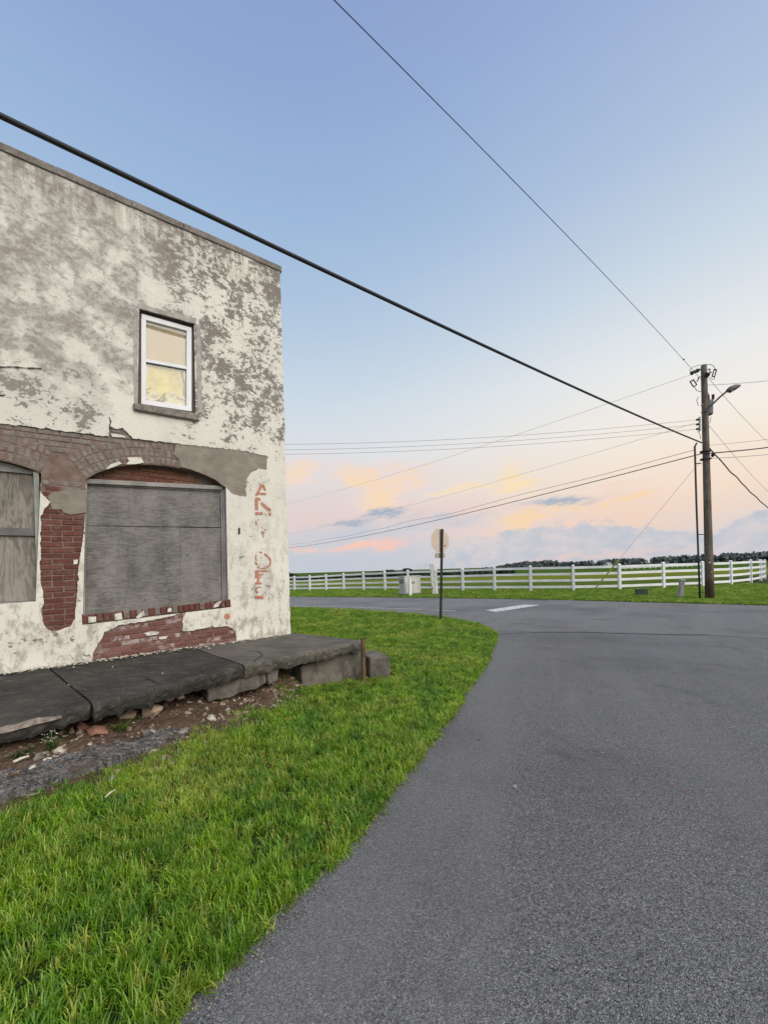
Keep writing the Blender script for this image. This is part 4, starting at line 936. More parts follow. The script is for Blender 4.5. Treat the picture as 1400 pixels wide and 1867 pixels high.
# ================================================================== white board fence
M_white = simple('white_fence_vinyl', (.78, .79, .81), .5, 0, .10, 1.3)
fence = empty('board_fence', 'long white four-rail board fence curving along the far side of the road', 'fence')
zr = None
for i, (p, h) in enumerate(fence_pts):
    if i == 0: continue
    d = ((fence_pts[min(i + 1, len(fence_pts) - 1)][0] - fence_pts[i - 1][0])); a = math.atan2(d.y, d.x)
    m = MB(); m.box(-.072, .072, -.072, .072, -.1, h - .07); o = m.build('post', M_white, fence); o.location = p; o.rotation_euler.z = a + random.uniform(-.05, .05); o.rotation_euler.x = random.uniform(-.012, .012)
    c = MB(); c.hexa([(-.09, -.09, h - .068), (.09, -.09, h - .068), (.09, .09, h - .068), (-.09, .09, h - .068), (-.03, -.03, h), (.03, -.03, h), (.03, .03, h), (-.03, .03, h)]); k = c.build('post_cap', M_white, o)
for i in range(len(fence_pts) - 1):
    (p, h), (q, h2) = fence_pts[i], fence_pts[i + 1]; d = (q - p).normalized(); nrm = Vector((-d.y, d.x, 0))
    if nrm.y > 0: nrm = -nrm
    for fr in (.155, .40, .645, .885):
        a_ = p + Vector((0, 0, h * fr)) + d * .074; b_ = q + Vector((0, 0, h2 * fr)) - d * .074
        MB().beam(a_, b_, .05, .145 + random.uniform(-.003, .003)).build('rail', M_white, fence)

# ================================================================== utility pole
PD = P(1294, 1092).y
pole = empty('utility_pole', 'tall weathered wooden utility pole with transformer at the road corner', 'pole', P(1294, 1092))
def inpole(pts): return [Vector(p) - pole.location for p in pts]
def f_pole(t, b):
    o = t.mapv(t.pos(), (9, 9, .5)); n = t.noise(o, 3, 6, .65); n2 = t.noise(t.pos(), 2, 4); z = t.sep(t.pos())[2]
    c = t.mix(t.smooth(n, .35, .65), (.20, .165, .13), (.085, .07, .056)); c = t.mix(t.smooth(n2, .45, .7, 0, .5), c, (.24, .21, .18)); c = t.mix(t.smooth(t.m('ADD', z, t.m('MULTIPLY', n2, .8)), 1.9, .8, 0, .6), c, (.075, .036, .024))
    return {'Base Color': c, 'Normal': t.bump(n, .012)}
M_pole = material('weathered_pole', f_pole, .95, 0, .1)
pb0, pt0 = P(1294, 1092), D(1283, 665, PD); L_ = [pb0.lerp(pt0, k) for k in (-.03, .12, .35, .6, .85, .995, 1.0)]
o = MB().tube(inpole(L_), [.168, .158, .141, .126, .115, .107, .075], 18).build('shaft', M_pole, pole, True)
M_dark = simple('dark_metal', (.05, .048, .05), .6, .3, .2); M_ins = simple('brown_porcelain', (.035, .03, .03), .3, 0, .2); M_galv = simple('galvanised_steel', (.24, .24, .25), .5, .5, .15); M_tank = simple('grey_tank', (.17, .18, .19), .5, .1, .15, 5)
def pp(x, y, dd=0.0): return D(x, y, PD + dd) - pole.location
# transformer tank
tc = [pp(1290.5, y, .10) for y in (757, 756, 755, 734, 731, 730)]
tr = MB().tube(tc, [.13, .165, .175, .175, .17, .10], 20).build('transformer', M_tank, pole, True)
MB().tube([pp(1290.5, y, .10) for y in (733.6, 732)], [.19, .19], 20).build('tank_lid_band', M_galv, tr)
MB().tube([pp(1291, 730), pp(1291, 727), pp(1291, 724), pp(1291, 721.5), pp(1291, 719)], [.035, .06, .045, .055, .02], 10).build('bushing', M_ins, tr)
MB().tube([pp(1296, 729), pp(1299.5, 727.5), pp(1300, 723), pp(1299.5, 719)], [.02, .05, .055, .05], 10).build('surge_arrester', M_ins, tr)
MB().beam(pp(1279, 738), pp(1293, 737), .10, .05).build('bracket', M_galv, tr); MB().beam(pp(1279, 751), pp(1293, 750.5), .10, .05).build('bracket', M_galv, tr)
# insulators
def insul(a, b_, r=.055):
    a, b_ = Vector(a), Vector(b_); return MB().tube([a.lerp(b_, k) for k in (0, .1, .25, .4, .5, .6, .75, .9, 1)], [.015, r, .6 * r, r * .9, .35 * r, r, .6 * r, r * .5, .015], 10)
insul(pp(1259, 681, -.2), pp(1279, 672, -.1), .085).build('strain_insulator', M_ins, pole)
insul(pp(1286, 683, -.15), pp(1293, 683.5, -.1), .10).build('post_insulator', M_ins, pole)
for y in (765, 773.5, 782): insul(pp(1269.5, y, -.05), pp(1274, y, -.05), .05).build('spool_insulator', M_ins, pole)
MB().beam(pp(1275.3, 760, -.05), pp(1275.6, 786, -.05), .06, .05, Vector((1, 0, 0))).build('spool_rack', M_galv, pole)
for y in (765, 773.5, 782): MB().tube([pp(1271, y, -.05), pp(1278, y, -.03)], .012, 6).build('rack_pin', M_dark, pole)
# fuse cut-outs: bracket and bar frame
def cutout(fr, br):
    e = MB().tube([pp(*p, -.1) for p in fr[:2]], .03, 8).build('fuse_cutout', M_ins, pole)
    for a, b_ in zip(fr[1:], fr[2:] + fr[:1]): MB().tube([pp(*a, -.1), pp(*b_, -.1)], .022, 6).build('cutout_arm', M_dark, e)
    for a, b_ in zip(br[:-1], br[1:]): MB().tube([pp(*a, -.08), pp(*b_, -.06)], .02, 6).build('cutout_bracket', M_dark, e)
cutout([(1258, 696), (1264, 692), (1270, 701), (1264.5, 705.5)], [(1270, 695), (1273, 692), (1272.5, 688.5), (1280, 685.5)])
cutout([(1302, 673), (1306, 674), (1302.5, 687), (1298, 685.5)], [(1297, 680), (1293.5, 677), (1294.5, 672), (1287, 675)])
for pts in ([(1283, 664.5), (1275, 665.5), (1264, 668.5), (1257, 674), (1259, 680)], [(1287, 664), (1297, 664.5), (1303, 670), (1303.5, 673)], [(1266, 706), (1270, 712), (1278, 714)], [(1302, 688), (1303, 691), (1299, 691.5), (1294, 687)], [(1296, 760), (1294, 770), (1287, 777)], [(1272, 785), (1276, 792), (1277, 800)], [(1273, 723), (1270, 730), (1273, 740)], [(1288, 715), (1292, 717), (1291.5, 720)]):
    MB().tube([pp(x, y, -.05) for x, y in pts], .011, 5).build('jumper_wire', M_dark, pole)
# conduit riser with stand-offs
cs = [pp(1270, 808, -.1), pp(1266.5, 814, -.15), pp(1267, 830, -.15), pp(1269.5, 920, -.15), pp(1272.5, 1000, -.15), pp(1276, 1093, -.15)]
MB().tube(cs, .036, 10).build('conduit', simple('dark_conduit', (.05, .055, .06), .5, .2, .2), pole, True)
for (x, y, x2) in ((1267.5, 845, 1278), (1271.5, 974.5, 1282), (1272, 1080, 1285)): MB().tube([pp(x, y, -.15), pp(x2, y, -.1)], .022, 6).build('standoff', M_dark, pole)
for y in (822, 836): MB().tube([pp(1283 + (y - 700) * .025, y), pp(1283 + (y + 2 - 700) * .025, y + 2)], .20, 14).build('band_clamp', M_dark, pole)
for (x, y) in ((1293.5, 1026), (1297.5, 1043)): MB().rock(pp(x, y, -.2), .035, 1, .8, x).build('pole_tag', simple('tag_white', (.7, .6, .55), .6), pole)
# street lamp
M_dkgrey = simple('dark_grey_housing', (.085, .085, .085), .5, .1, .15, 5)
lamp = empty('street_lamp', 'street lamp on a slanted arm fixed to the utility pole', 'street lamp', D(1286, 752, PD - .15))
def lp(x, y, dd=-.2): return D(x, y, PD + dd) - lamp.location
MB().tube([lp(1283, 750.5), lp(1287, 748), lp(1300, 735.5), lp(1312, 724), lp(1325, 713)], .036, 10).build('arm', M_dark, lamp)
MB().tube([lp(1324, 714), lp(1327, 712), lp(1332, 709.5), lp(1340, 705.5), lp(1346, 703.5), lp(1350, 702.5)], [.04, .08, .115, .105, .07, .025], 14).build('lamp_head', M_dkgrey, lamp, True)
MB().tube([lp(1330.5, 708), lp(1330.5, 705)], .035, 8).build('photocell', M_dark, lamp)
MB().tube([lp(1330, 712), lp(1342, 707)], [.10, .06], 12).build('lens', simple('lamp_lens', (.30, .30, .28), .3), lamp)

# ---------------------------------------------------------------- overhead wires
M_wire = simple('black_cable', (.022, .022, .024), .6, 0, .2); M_cond = simple('aluminium_wire', (.30, .30, .32), .6, .2, .1)
def wire(name, label, A, B, r, sag=.2, ext=1.0, mat=M_wire, n=40, wob=0.0, cat='cable'):
    A, B = Vector(A), Vector(B); pts = []
    for i in range(n + 1):
        k = i / n * ext; q = A + (B - A) * k; q.z += 4 * sag * k * (k - 1)
        if wob: q.z += wob * noise.noise(Vector((k * 9, 1, 1))) * min(1, k * 8)
        pts.append(q)
    o = MB().tube(pts, r, 6).build(name, mat, smooth=True); return tag(o, label, cat)
wire('thick_cable', 'thick black cable sweeping from the pole over the store roof', D(1279, 807, PD - .2), D(0, 210, 3.75), .027, .10, 1.35)
wire('power_line', 'thin power line running from the pole top up out of the picture', D(1279, 693, PD), D(610, 0, 5.5), .0075, -.14, 1.4, M_wire)
q = D(1247, 655, 16.0); o = MB().rock((0, 0, 0), .045, 1, 1, 3).build('line_clamp', M_dark); o.location = q; tag(o, 'small dark clamp on the power line beside the pole top', 'clamp')
for y0, y1, l in ((765, 810, 'uppermost'), (773.5, 820, 'middle'), (782, 828, 'lowest')): wire('service_wire', l + ' of the three parallel wires running left behind the store', D(1271, y0, PD), D(523, y1, 18.5), .0075, .22, 1.25, M_cond)
wire('far_power_line', 'faint thin wire from the pole top slanting down left across the clouds', D(1262, 682, PD), D(525, 918, 46), .0065, .35, 1.2, M_cond)
wire('far_power_line', 'faint thin wire from mid pole slanting down left to the store corner', D(1268, 771, PD), D(525, 974, 52), .006, .35, 1.2, M_cond)
wire('phone_cable', 'black cable running low left from the pole past the sign', D(1283, 826, PD - .2), D(525, 999, 64), .02, .55, 1.15, M_wire)
wire('phone_cable', 'thinner wavy cable just above the low black cable on the left', D(1267, 820, PD - .2), D(525, 994, 64), .010, .5, 1.15, M_wire, 70, .22)
wire('phone_cable', 'black cable running right from the pole out of the picture', D(1283, 827, PD - .2), D(1405, 815, 17.5), .024, .02, 2.2, M_wire)
wire('phone_cable', 'heavy cable dropping steeply right from the pole', D(1289, 812, PD - .1), D(1400, 926, 26), .028, .12, 2.0, M_wire, 60, .10)
MB_ = MB().rock((0, 0, 0), .10, 2, 1.3, 5).build('splice_case', M_dark); MB_.location = D(1300, 829, PD + .2); tag(MB_, 'dark splice lump on the heavy cable right of the pole', 'splice case')
wire('service_wire', 'thin wire running right from the pole just above the lamp', D(1287, 702, PD), D(1405, 693.5, 17), .009, .02, 2, M_cond)
wire('service_wire', 'faint wire running right above the black cable', D(1288, 812, PD), D(1405, 800, 17), .008, .02, 2, M_cond)
wire('service_wire', 'thin grey wire running right just below the black cable', D(1287, 836, PD), D(1405, 828, 17), .011, .02, 2, M_cond)
wire('far_power_line', 'faint wire falling from the pole top behind the lamp', D(1289, 686, PD), D(1400, 806, 26), .009, .12, 2, M_cond)
wire('far_power_line', 'faint wire falling right from the middle of the pole', D(1288, 770, PD), D(1400, 896, 26), .008, .12, 2, M_cond)
gw = empty('guy_wire', 'slanted guy wire with yellow guard anchored in the verge left of the pole', 'guy wire', P(1075, 1085))
ga, gb = P(1075, 1085), D(1276, 842, PD); MB().tube([q - gw.location for q in (ga, ga.lerp(gb, .5), gb)], .006, 5).build('strand', M_cond, gw)
MB().tube([ga.lerp(gb, .01) - gw.location, ga.lerp(gb, .30) - gw.location], .035, 8).build('guard', simple('yellow_guard', (.46, .44, .09), .6), gw)

# ================================================================== stop sign seen from behind
sg = empty('stop_sign', 'octagonal road sign seen from behind on a dark steel post', 'sign', P(803, 1131)); SD = sg.location.y
def sp(x, y, dd=0.0): return D(x, y, SD + dd) - sg.location
M_spost = simple('dark_sign_post', (.030, .034, .034), .6, .2, .2); M_sback = simple('sign_back', (.56, .455, .385), .6, .0, .06, 4); M_sred = simple('sign_red', (.5, .03, .03), .5)
MB().beam(sp(803, 1133), sp(806, 964.5), .075, .05, Vector((0, 1, 0))).build('sign_post', M_spost, sg)
rot = math.radians(-37); tx = Vector((math.cos(rot), -math.sin(rot), 0)); tn = Vector((math.sin(rot), math.cos(rot), 0))
c0 = sp(803.8, 986) + tn * .032
def octa(c, R, off, th, name, mat):
    pts = [c + tx * (R * math.cos(math.pi / 8 + k * math.pi / 4)) + Vector((0, 0, R * math.sin(math.pi / 8 + k * math.pi / 4))) + tn * off for k in range(8)]
    o = MB().prism(pts, tn * th).build(name, mat, sg); return o
octa(c0, .405, 0, .004, 'sign_panel', M_sback); octa(c0, .40, .0045, .001, 'sign_face', M_sred)
c1 = sp(803.5, 1013) + tn * .032
m = MB(); w_, h_ = .215, .075; m.prism([c1 + tx * a + Vector((0, 0, b_)) for a, b_ in ((-w_, -h_), (w_, -h_), (w_, h_), (-w_, h_))], tn * .004); m.build('supplementary_plate', simple('plate_back', (.36, .34, .25), .55, .15, .1), sg)
for z in (.2, -.2): MB().rock(c0 + Vector((0, 0, z)) - tn * .09, .014, 1, .8, 2).build('bolt', M_galv, sg)
q = c0 + tx * .19 + Vector((0, 0, -.15)); m = MB(); m.prism([q + tx * a + Vector((0, 0, b_)) - tn * .003 for a, b_ in ((-.045, -.022), (.045, -.022), (.045, .022), (-.045, .022))], tn * .002); m.build('sticker', simple('sticker_brown', (.30, .13, .06), .7), sg)

# ================================================================== things on the far verge
cab = empty('utility_cabinet', 'pale grey metal utility cabinet by the fence left of the road sign', 'cabinet', P(748, 1085.5)); cab.rotation_euler.z = math.radians(33)
M_cab = simple('pale_cabinet', (.52, .525, .48), .5, 0, .08, 2); CDp = cab.location.y; sc_ = CDp / F
m = MB(); m.box(-.42, .84, 0, .62, .08, 1.15); bevel(m.build('body', M_cab, cab), .02)
MB().box(-.45, .87, -.03, .65, 1.152, 1.21).build('lid', M_cab, cab)
MB().box(-.50, .92, -.08, .70, -.05, .078).build('base_pad', M_conc2, cab)
for a, b_ in ((-.39, .20), (.225, .81)):
    o = MB().box(a, b_, -.022, -.002, .14, 1.08).build('door', M_cab, cab); MB().box(b_ - .10 if a < 0 else a + .05, b_ - .06 if a < 0 else a + .09, -.045, -.023, .70, .86).build('handle', M_dark, o)
MB().box(-.445, -.422, .08, .54, .75, 1.02).build('vent', M_galv, cab)
bo = empty('bollard', 'short white square bollard guarding the utility cabinet', 'bollard', P(748, 1086.5)); MB().box(-.07, .07, -.07, .07, -.1, 1.0).build('shaft', M_white, bo); MB().box(-.085, .085, -.085, .085, 1.001, 1.05).build('cap', M_white, bo)
bo.rotation_euler.z = .4
# leaning whitewashed post
def f_wpost(t, b):
    p = t.pos(); n = t.noise(t.mapv(p, (6, 6, 2)), 2.0, 6, .7); return {'Base Color': t.mix(t.smooth(n, .52, .60), (.60, .60, .57), (.10, .09, .08)), 'Normal': t.bump(n, .02)}
wpb, wpt = P(792, 1084), D(787, 1029, P(792, 1084).y)
lpst = empty('marker_post', 'leaning whitewashed post with dark scuffs between cabinet and road sign', 'post', wpb)
MB().beam(Vector((0, 0, -.1)), wpt - wpb, .26, .20, Vector((0, 1, 0))).build('shaft', material('scuffed_whitewash', f_wpost, .85), lpst); MB().beam((wpt - wpb) * .995, (wpt - wpb) * 1.03, .30, .24, Vector((0, 1, 0))).build('cap', M_white, lpst)
MB().beam(Vector((.17, -.02, -.1)), Vector((.15, -.02, .75)), .09, .09, Vector((0, 1, 0))).build('side_stake', M_white, lpst)
# short grey timber marker
wpb, wpt = P(1239, 1090), D(1243.5, 1057.5, P(1239, 1090).y)
gp = empty('timber_stub', 'short leaning grey timber stub in the verge left of the utility pole', 'post', wpb)
def f_gt(t, b):
    n = t.noise(t.mapv(t.pos(), (14, 14, 2)), 2, 6, .7); return {'Base Color': t.mix(t.smooth(n, .4, .6), (.42, .41, .41), (.17, .16, .17)), 'Normal': t.bump(n, .02)}
bevel(MB().beam(Vector((0, 0, -.1)), wpt - wpb, .20, .12, Vector((0, 1, 0))).build('shaft', material('grey_timber', f_gt, .9), gp), .015); MB().beam((wpt - wpb) * 1.0, (wpt - wpb) * 1.03, .21, .13, Vector((0, 1, 0))).build('top_plate', M_white, gp)
# green pedestal box
gbx = empty('pedestal_box', 'small green utility pedestal box in the grass by the fence', 'utility box', P(1170, 1086.5)); gbx.rotation_euler.z = -.25
M_gbox = simple('green_box', (.055, .085, .062), .55, 0, .15, 4); bevel(MB().box(-.26, .22, -.18, .18, -.05, .30).build('body', M_gbox, gbx), .02); bevel(MB().box(-.28, .24, -.20, .20, .302, .335).build('lid', M_gbox, gbx), .012)

# ================================================================== far countryside
def leafcloud(m, c, rx, rz, n, s):
    for i in range(n):
        while True:
            p = Vector((random.uniform(-1, 1), random.uniform(-1, 1), random.uniform(-1, 1)))
            if .25 < p.length < 1: break
        p = Vector((p.x * rx, p.y * rx, p.z * rz)) + Vector(c); a = Vector((random.gauss(0, 1), random.gauss(0, 1), random.gauss(0, 1))).normalized(); b_ = a.cross(Vector((random.gauss(0, 1), random.gauss(0, 1), random.gauss(0, 1)))).normalized(); q = s * random.uniform(.5, 1.2)
        c_ = a.cross(b_); m.poly([p + b_ * q, p + c_ * q * .8, p - b_ * q, p - c_ * q * .8])
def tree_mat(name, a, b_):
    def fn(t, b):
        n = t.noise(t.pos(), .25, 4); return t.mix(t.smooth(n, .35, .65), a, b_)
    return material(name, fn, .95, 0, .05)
M_wood = tree_mat('haze_paled_foliage', (.11, .135, .135), (.145, .165, .155)); M_hedge = tree_mat('hedge_foliage', (.022, .034, .022), (.05, .06, .035)); M_bark = simple('bark', (.06, .05, .04), .95)  # distant woods: haze put into the leaf colour, paler and bluer
woods = MB()
tops = [(880, 1040), (905, 1034), (925, 1029), (960, 1024), (1000, 1022), (1030, 1025), (1060, 1024), (1130, 1019), (1200, 1015.5), (1300, 1010.5), (1400, 1005.5), (1560, 997), (1800, 985), (2400, 960)]
for k in range(430):
    x = 880 + 1500 * random.random() ** 1.7; yt = np.interp(x, [a for a, _ in tops], [b_ for _, b_ in tops]); dep = random.uniform(300, 380)
    tp = D(x, yt + random.uniform(-.2, 2.6), dep); H = max(2.0, tp.z + 3.5); r = random.uniform(3.0, 6.0)
    woods.tube([(tp.x, tp.y, -4), (tp.x, tp.y, -4 + H * .5)], .3, 4); leafcloud(woods, (tp.x, tp.y, tp.z - H * .36), r, H * .38, 46, 1.7)
    leafcloud(woods, (tp.x, tp.y, -1.5), r * 1.1, 2.5, 16, 1.8)
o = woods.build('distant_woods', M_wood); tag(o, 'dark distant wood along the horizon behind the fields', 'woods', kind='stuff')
hd = MB()
for k in range(900):
    x = random.uniform(430, 930); dep = random.uniform(70, 88) + (930 - x) * .02; yt = np.interp(x, [430, 560, 640, 720, 800, 850, 900, 930], [1056, 1051, 1047, 1043.5, 1042, 1041, 1039, 1036]) + random.uniform(-.5, 2.5)
    tp = D(x, yt, dep); leafcloud(hd, (tp.x, tp.y, max(.2, tp.z * .5)), random.uniform(.7, 1.4), max(.3, tp.z * .5), 16, .34)
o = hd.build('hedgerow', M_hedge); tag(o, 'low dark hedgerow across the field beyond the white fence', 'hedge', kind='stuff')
def tree(name, label, x, ytop, dep, rx, cat='tree', z0=0.0, seed=1):
    tp = D(x, ytop, dep); e = empty(name, label, cat, (tp.x, tp.y, z0)); h = tp.z - z0; m = MB()
    m.tube([(0, 0, -.1), (.03 * h, 0, h * .35), (-.02 * h, 0, h * .7)], [h * .035, h * .025, h * .01], 6)
    for k in range(4): a = k * 1.6; m.tube([(0, 0, h * .3), (rx * .5 * math.cos(a), rx * .5 * math.sin(a), h * .62)], [h * .015, h * .006], 5)
    m.build('trunk', M_bark, e); c = MB()
    for k in range(9): a = random.uniform(0, 6.28); r = random.uniform(0, .6) * rx; leafcloud(c, (r * math.cos(a), r * math.sin(a), h * random.uniform(.45, .74)), rx * .5, h * .24, 90, rx * .09)
    c.build('crown', M_hedge, e)
tree('round_tree', 'dark rounded tree rising above the fence behind the cabinet', 741, 1034.6, 84, 2.0); tree('low_tree', 'lower dark tree left of the rounded tree behind the fence', 715, 1038, 84, 1.7)
tree('field_tree', 'dark tree behind the fence right beside the store corner', 530, 1042.5, 62, 1.1); tree('small_tree', 'tiny dark tree above the fence near the picture centre left', 690, 1040.5, 90, 1.0)
tree('field_bush', 'small dark tree in the far field right of the utility pole', 1315, 1015.5, 240, 2.4, z0=-.2); tree('field_bush', 'dark bush at the far right edge of the far field', 1396, 1012.5, 240, 3.0, z0=-.2)
hs = empty('farm_shed', 'tiny white farm shed far off in the field behind the fence', 'shed', P(1108, 1034.6)); M_shed = simple('shed_white', (.62, .62, .62), .8); hs.rotation_euler.z = .5
MB().box(-1.5, 1.5, -1, 1, 0, 1.4).build('wall', M_shed, hs); MB().prism([(-1.6, -1.15, 1.41), (-1.6, 1.15, 1.41), (-1.6, 0, 2.1)], (3.2, 0, 0)).build('roof', simple('shed_roof', (.3, .31, .32), .7), hs); MB().box(-.4, .4, -1.03, -1.005, 0, 1.1).build('door', M_dark, hs)
ff_ = empty('field_fence', 'distant low white fence crossing the field behind the board fence', 'fence', P(1180, 1037)); fa, fb = P(1128, 1039.0), P(1262, 1033.2); fa.z = fb.z = 0
for k in range(14): q = fa.lerp(fb, k / 13) - ff_.location; MB().box(q.x - .06, q.x + .06, q.y - .06, q.y + .06, -.1, .95).build('post', M_white, ff_)
for z in (.35, .62, .88): MB().beam(fa - ff_.location + Vector((0, 0, z)), fb - ff_.location + Vector((0, 0, z)), .05, .12).build('rail', M_white, ff_)

# ================================================================== grass
def make_tuft(name, n, h, rad, w, seed, mat):
    r = random.Random(seed); V_ = []; F_ = []
    for i in range(n):
        a = r.uniform(0, 6.28); q = rad * math.sqrt(r.random()); bx, by = q * math.cos(a), q * math.sin(a); d = r.uniform(0, 6.28); hh = h * r.uniform(.5, 1.1); ln = hh * r.uniform(.15, 1.0); ww = w * r.uniform(.6, 1.2)
        dx, dy = math.cos(d), math.sin(d); sx, sy = -dy * ww / 2, dx * ww / 2; b = len(V_)
        for k, (u_, z_) in enumerate(((0, 0), (.18, .5), (.52, .85))):
            f_ = (1, .9, .6)[k]; V_ += [(bx + dx * ln * u_ - sx * f_, by + dy * ln * u_ - sy * f_, hh * z_), (bx + dx * ln * u_ + sx * f_, by + dy * ln * u_ + sy * f_, hh * z_)]
        V_.append((bx + dx * ln, by + dy * ln, hh * (1.0 if ln < hh * .7 else .92)))
        F_ += [(b, b + 1, b + 3, b + 2), (b + 2, b + 3, b + 5, b + 4), (b + 4, b + 5, b + 6)]
    me = mesh(name, V_, F_); me.materials.append(mat); return bpy.data.objects.new(name, me)
tufts = bpy.data.collections.new('grass_tufts')
for i in range(9): tufts.objects.link(make_tuft('tuft', 14, .066, .030, .0058, i, M_grass))
def scatter(name, pts, scl, label, coll, surf):
    me = bpy.data.meshes.new(name); n = len(pts); me.vertices.add(n); me.vertices.foreach_set('co', np.asarray(pts, np.float32).ravel())
    a = me.attributes.new('scl', 'FLOAT_VECTOR', 'POINT'); a.data.foreach_set('vector', np.asarray(scl, np.float32).ravel())
    rot = np.zeros((n, 3), np.float32); rot[:, 2] = rng.uniform(0, 6.28, n); rot[:, :2] = rng.normal(0, .16, (n, 2))
    a = me.attributes.new('rot', 'FLOAT_VECTOR', 'POINT'); a.data.foreach_set('vector', rot.ravel())
    o = bpy.data.objects.new(name, me); C.objects.link(o); me.materials.append(M_grass)
    ng = bpy.data.node_groups.new(name, 'GeometryNodeTree'); ng.interface.new_socket('Geometry', in_out='INPUT', socket_type='NodeSocketGeometry'); ng.interface.new_socket('Geometry', in_out='OUTPUT', socket_type='NodeSocketGeometry')
    gi = ng.nodes.new('NodeGroupInput'); go = ng.nodes.new('NodeGroupOutput'); ip = ng.nodes.new('GeometryNodeInstanceOnPoints'); ci = ng.nodes.new('GeometryNodeCollectionInfo')
    ci.inputs[0].default_value = coll; ci.inputs[1].default_value = True; ci.inputs[2].default_value = True; ip.inputs['Pick Instance'].default_value = True
    for nm, sk in (('scl', 'Scale'), ('rot', 'Rotation')):
        na_ = ng.nodes.new('GeometryNodeInputNamedAttribute'); na_.data_type = 'FLOAT_VECTOR'; na_.inputs[0].default_value = nm; ng.links.new(na_.outputs[0], ip.inputs[sk])
    mp = ng.nodes.new('GeometryNodeMeshToPoints'); ng.links.new(gi.outputs[0], mp.inputs[0]); ng.links.new(mp.outputs[0], ip.inputs['Points']); ng.links.new(ci.outputs[0], ip.inputs['Instance']); ng.links.new(ip.outputs[0], go.inputs[0])
    md = o.modifiers.new('grass', 'NODES'); md.node_group = ng
    return tag(o, label, 'grass', kind='stuff')
bare_px = [(-300, 1650), (-120, 1560), (0, 1508), (100, 1464), (200, 1424), (260, 1398), (330, 1360), (400, 1322), (460, 1295), (520, 1272), (560, 1262), (600, 1258), (664, 1250)]
bare = [P(x, y).xy for x, y in bare_px]; bare += [L(-.47, 1.35).xy, L(-.05, .05).xy, L(0, -9).xy, L(9, -9).xy, L(9, 3).xy]
stepq = [c0_.xy for c0_ in ()]
sc0 = P(668, 1246) + Vector((.05, .1, 0)); stepq = [(sc0 + k).xy for k in (Vector((0, 0, 0)), Vector((.40, .16, 0)), Vector((.10, .78, 0)), Vector((-.30, .62, 0)))]
def nz2(p, s, o=0.0): return np.array([noise.noise(Vector((x * s, y * s, o))) for x, y in p])
def candidates(x0, x1, y0, y1, dens, poly, n_lim):
    n = int((x1 - x0) * (y1 - y0) * dens); n = min(n, n_lim); p = np.column_stack([rng.uniform(x0, x1, n), rng.uniform(y0, y1, n)]); return p[inside(p, poly)]
lp_np = np.array([(p[0], p[1]) for p in lawn_poly]); bare_np = np.array([tuple(p) for p in bare]); st_np = np.array([tuple(p) for p in stepq])
# outer boundary pulled out slightly so that blades overhang the asphalt
P_, S_ = [], []
for (y0, y1, x0, x1, dens, sx, sz) in ((.6, 2.4, -3.6, .3, 1150, 1.0, 1.0), (2.4, 4.2, -4.2, 1.0, 900, 1.12, 1.0), (4.2, 7, -4, 2.4, 620, 1.35, .95), (7, 11, -3.4, 3.2, 430, 1.75, .9), (11, 19, -5.5, 3.2, 240, 2.4, .9), (12, 28, -14, -2, 60, 3.2, 1.0)):
    p = candidates(x0, x1, y0, y1, dens, lp_np, 400000); p = p[~inside(p, bare_np)]; p = p[~inside(p, st_np)]
    # only what the lens could plausibly see, plus a generous margin
    p = p[(p[:, 0] > -1.15 * p[:, 1] - .9) & (p[:, 0] < 1.1 * p[:, 1] + .6)]
    k = nz2(p, 1.7); k2 = nz2(p, 6.0, 3); keep = rng.random(len(p)) < np.clip(.95 + .8 * k2, .25, 1); p, k, k2 = p[keep], k[keep], k2[keep]
    P_.append(np.column_stack([p, np.full(len(p), .008)])); hz = sz * (1 + .30 * k + .50 * k2) * rng.uniform(.7, 1.2, len(p)); S_.append(np.column_stack([np.full(len(p), sx), np.full(len(p), sx), hz]))
# sparse blades creeping over the dirt
p = np.array([tuple((bare[i].lerp(bare[i + 1], random.random()) + N.xy * random.gauss(-.06, .13))) for i in [random.randrange(1, 12) for _ in range(1100)]]); P_.append(np.column_stack([p, np.full(len(p), .02)])); S_.append(np.column_stack([np.full(len(p), 1.0)] * 2 + [rng.uniform(.4, 1.0, len(p))]))
# tufts creeping through the rubble and over the road edge
cp = []
for i in range(1500):
    u = random.uniform(.1, 4.6); fr, zb = bank_prof(u); y = fr - abs(random.gauss(0, .28)); w_ = (y - 1.05) / (fr - 1.05)
    if w_ < .25 or noise.noise(Vector((u * 2.3, y * 2.3, 8))) < .02: continue
    q = L(u, y, zb * (1 - w_) ** 1.3 + .01); cp.append(tuple(q))
P_.append(np.array(cp)); S_.append(np.column_stack([np.full(len(cp), .9)] * 2 + [rng.uniform(.3, .95, len(cp))]))
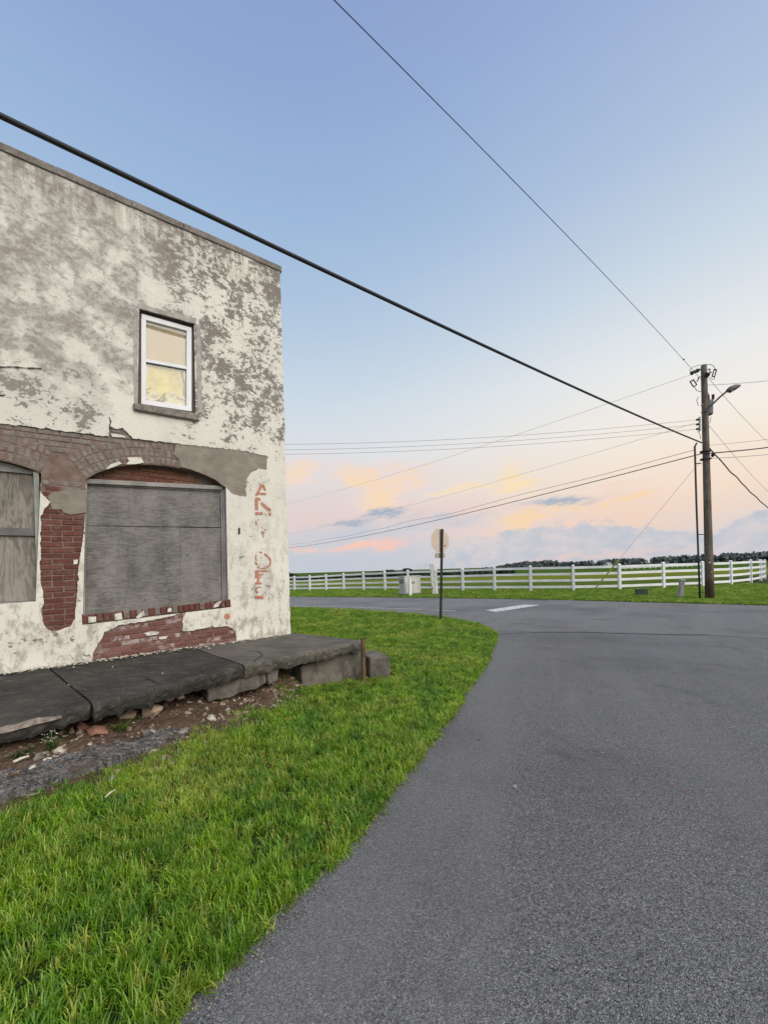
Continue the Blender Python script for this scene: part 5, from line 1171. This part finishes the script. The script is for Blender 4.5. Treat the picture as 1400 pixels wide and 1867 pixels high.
# overhanging edge blades
ed = []
for a, b_ in zip(edge_r[:-1], edge_r[1:]):
    if a.y > 19 or a.y < .4: continue
    for q in range(int((b_ - a).length * (95 if a.y < 5 else 45)) + 1): e = a.lerp(b_, random.random()); sg_ = .018 + .055 * max(0, noise.noise(Vector((e.x * 2.2, e.y * 2.2, 12)))) * (random.random() < .5); ed.append((e.x + random.gauss(0, sg_), e.y + random.gauss(0, sg_), .006))
P_.append(np.array(ed)); S_.append(np.column_stack([np.full(len(ed), 1.1)] * 2 + [rng.uniform(.3, .75, len(ed))]))
gv_ = MB()
for a, b_ in zip(edge_r[:-1], edge_r[1:]):
    if a.y > 12 or a.y < .4: continue
    d = (b_ - a).normalized(); nn = Vector((d.y, -d.x))
    for q in range(int((b_ - a).length * (240 if a.y < 5 else 70)) + 1):
        e = a.lerp(b_, random.random()) + nn * abs(random.gauss(.0, .05)); r = random.choice((.0025, .003, .004, .005, .007))
        if random.random() < .8: gv_.rock((e.x, e.y, .006), r, 1, .7, q)
        else:
            an = random.uniform(0, 6.28); ln = random.uniform(.02, .06); dx_ = Vector((math.cos(an), math.sin(an), 0)) * ln; gv_.poly([Vector((e.x, e.y, .007)), Vector((e.x + .003, e.y + .002, .007)), Vector((e.x + .003, e.y + .002, .010)) + dx_, Vector((e.x, e.y, .010)) + dx_])
o = gv_.build('edge_grit', simple('grit_and_straw', (.24, .21, .16), .95, 0, .5, 60)); tag(o, 'grit and dry straw scattered along the lawn edge of the road', 'grit', kind='stuff')
litter = [(940, 1434, 'small pale scrap lying on the road'), (873, 1348, 'small dark clod on the road near the lawn edge'), (1098, 1372, 'lone light pebble on the road right of the scrap'), (1228, 1432, 'little dark pebble on the road at right')]
for i, (x, y, l) in enumerate(litter): o = MB().rock((0, 0, 0), (.03, .022, .012, .014)[i], 1, .4, i + 50).build('road_scrap', M_stone[3] if i in (0, 2) else M_stone[1]); o.location = P(x, y, .01); tag(o, l, 'litter')
scatter('lawn_grass', np.vstack(P_), np.vstack(S_), 'thick green lawn grass between the store and the road', tufts, None); print('tufts', sum(len(a) for a in P_))
vp = np.array(verge_poly); P_, S_ = [], []
for (x0, x1, y0, y1, dens, sx, sz) in ((-14, 24, 12, 42, 75, 3.0, 1.0), (6, 24, 11, 24, 75, 2.4, 1.0)):
    p = candidates(x0, x1, y0, y1, dens, vp, 400000); p = p[(p[:, 0] < 1.0 * p[:, 1] + 1)]; k = nz2(p, .9); k2 = nz2(p, 3., 3)
    P_.append(np.column_stack([p, np.full(len(p), .005)])); S_.append(np.column_stack([np.full(len(p), sx)] * 2 + [sz * (1 + .3 * k + .3 * k2) * rng.uniform(.6, 1.2, len(p))]))
scatter('verge_grass', np.vstack(P_), np.vstack(S_), 'mown green grass strip between the road and the white fence', tufts, None); print('verge tufts', sum(len(a) for a in P_))
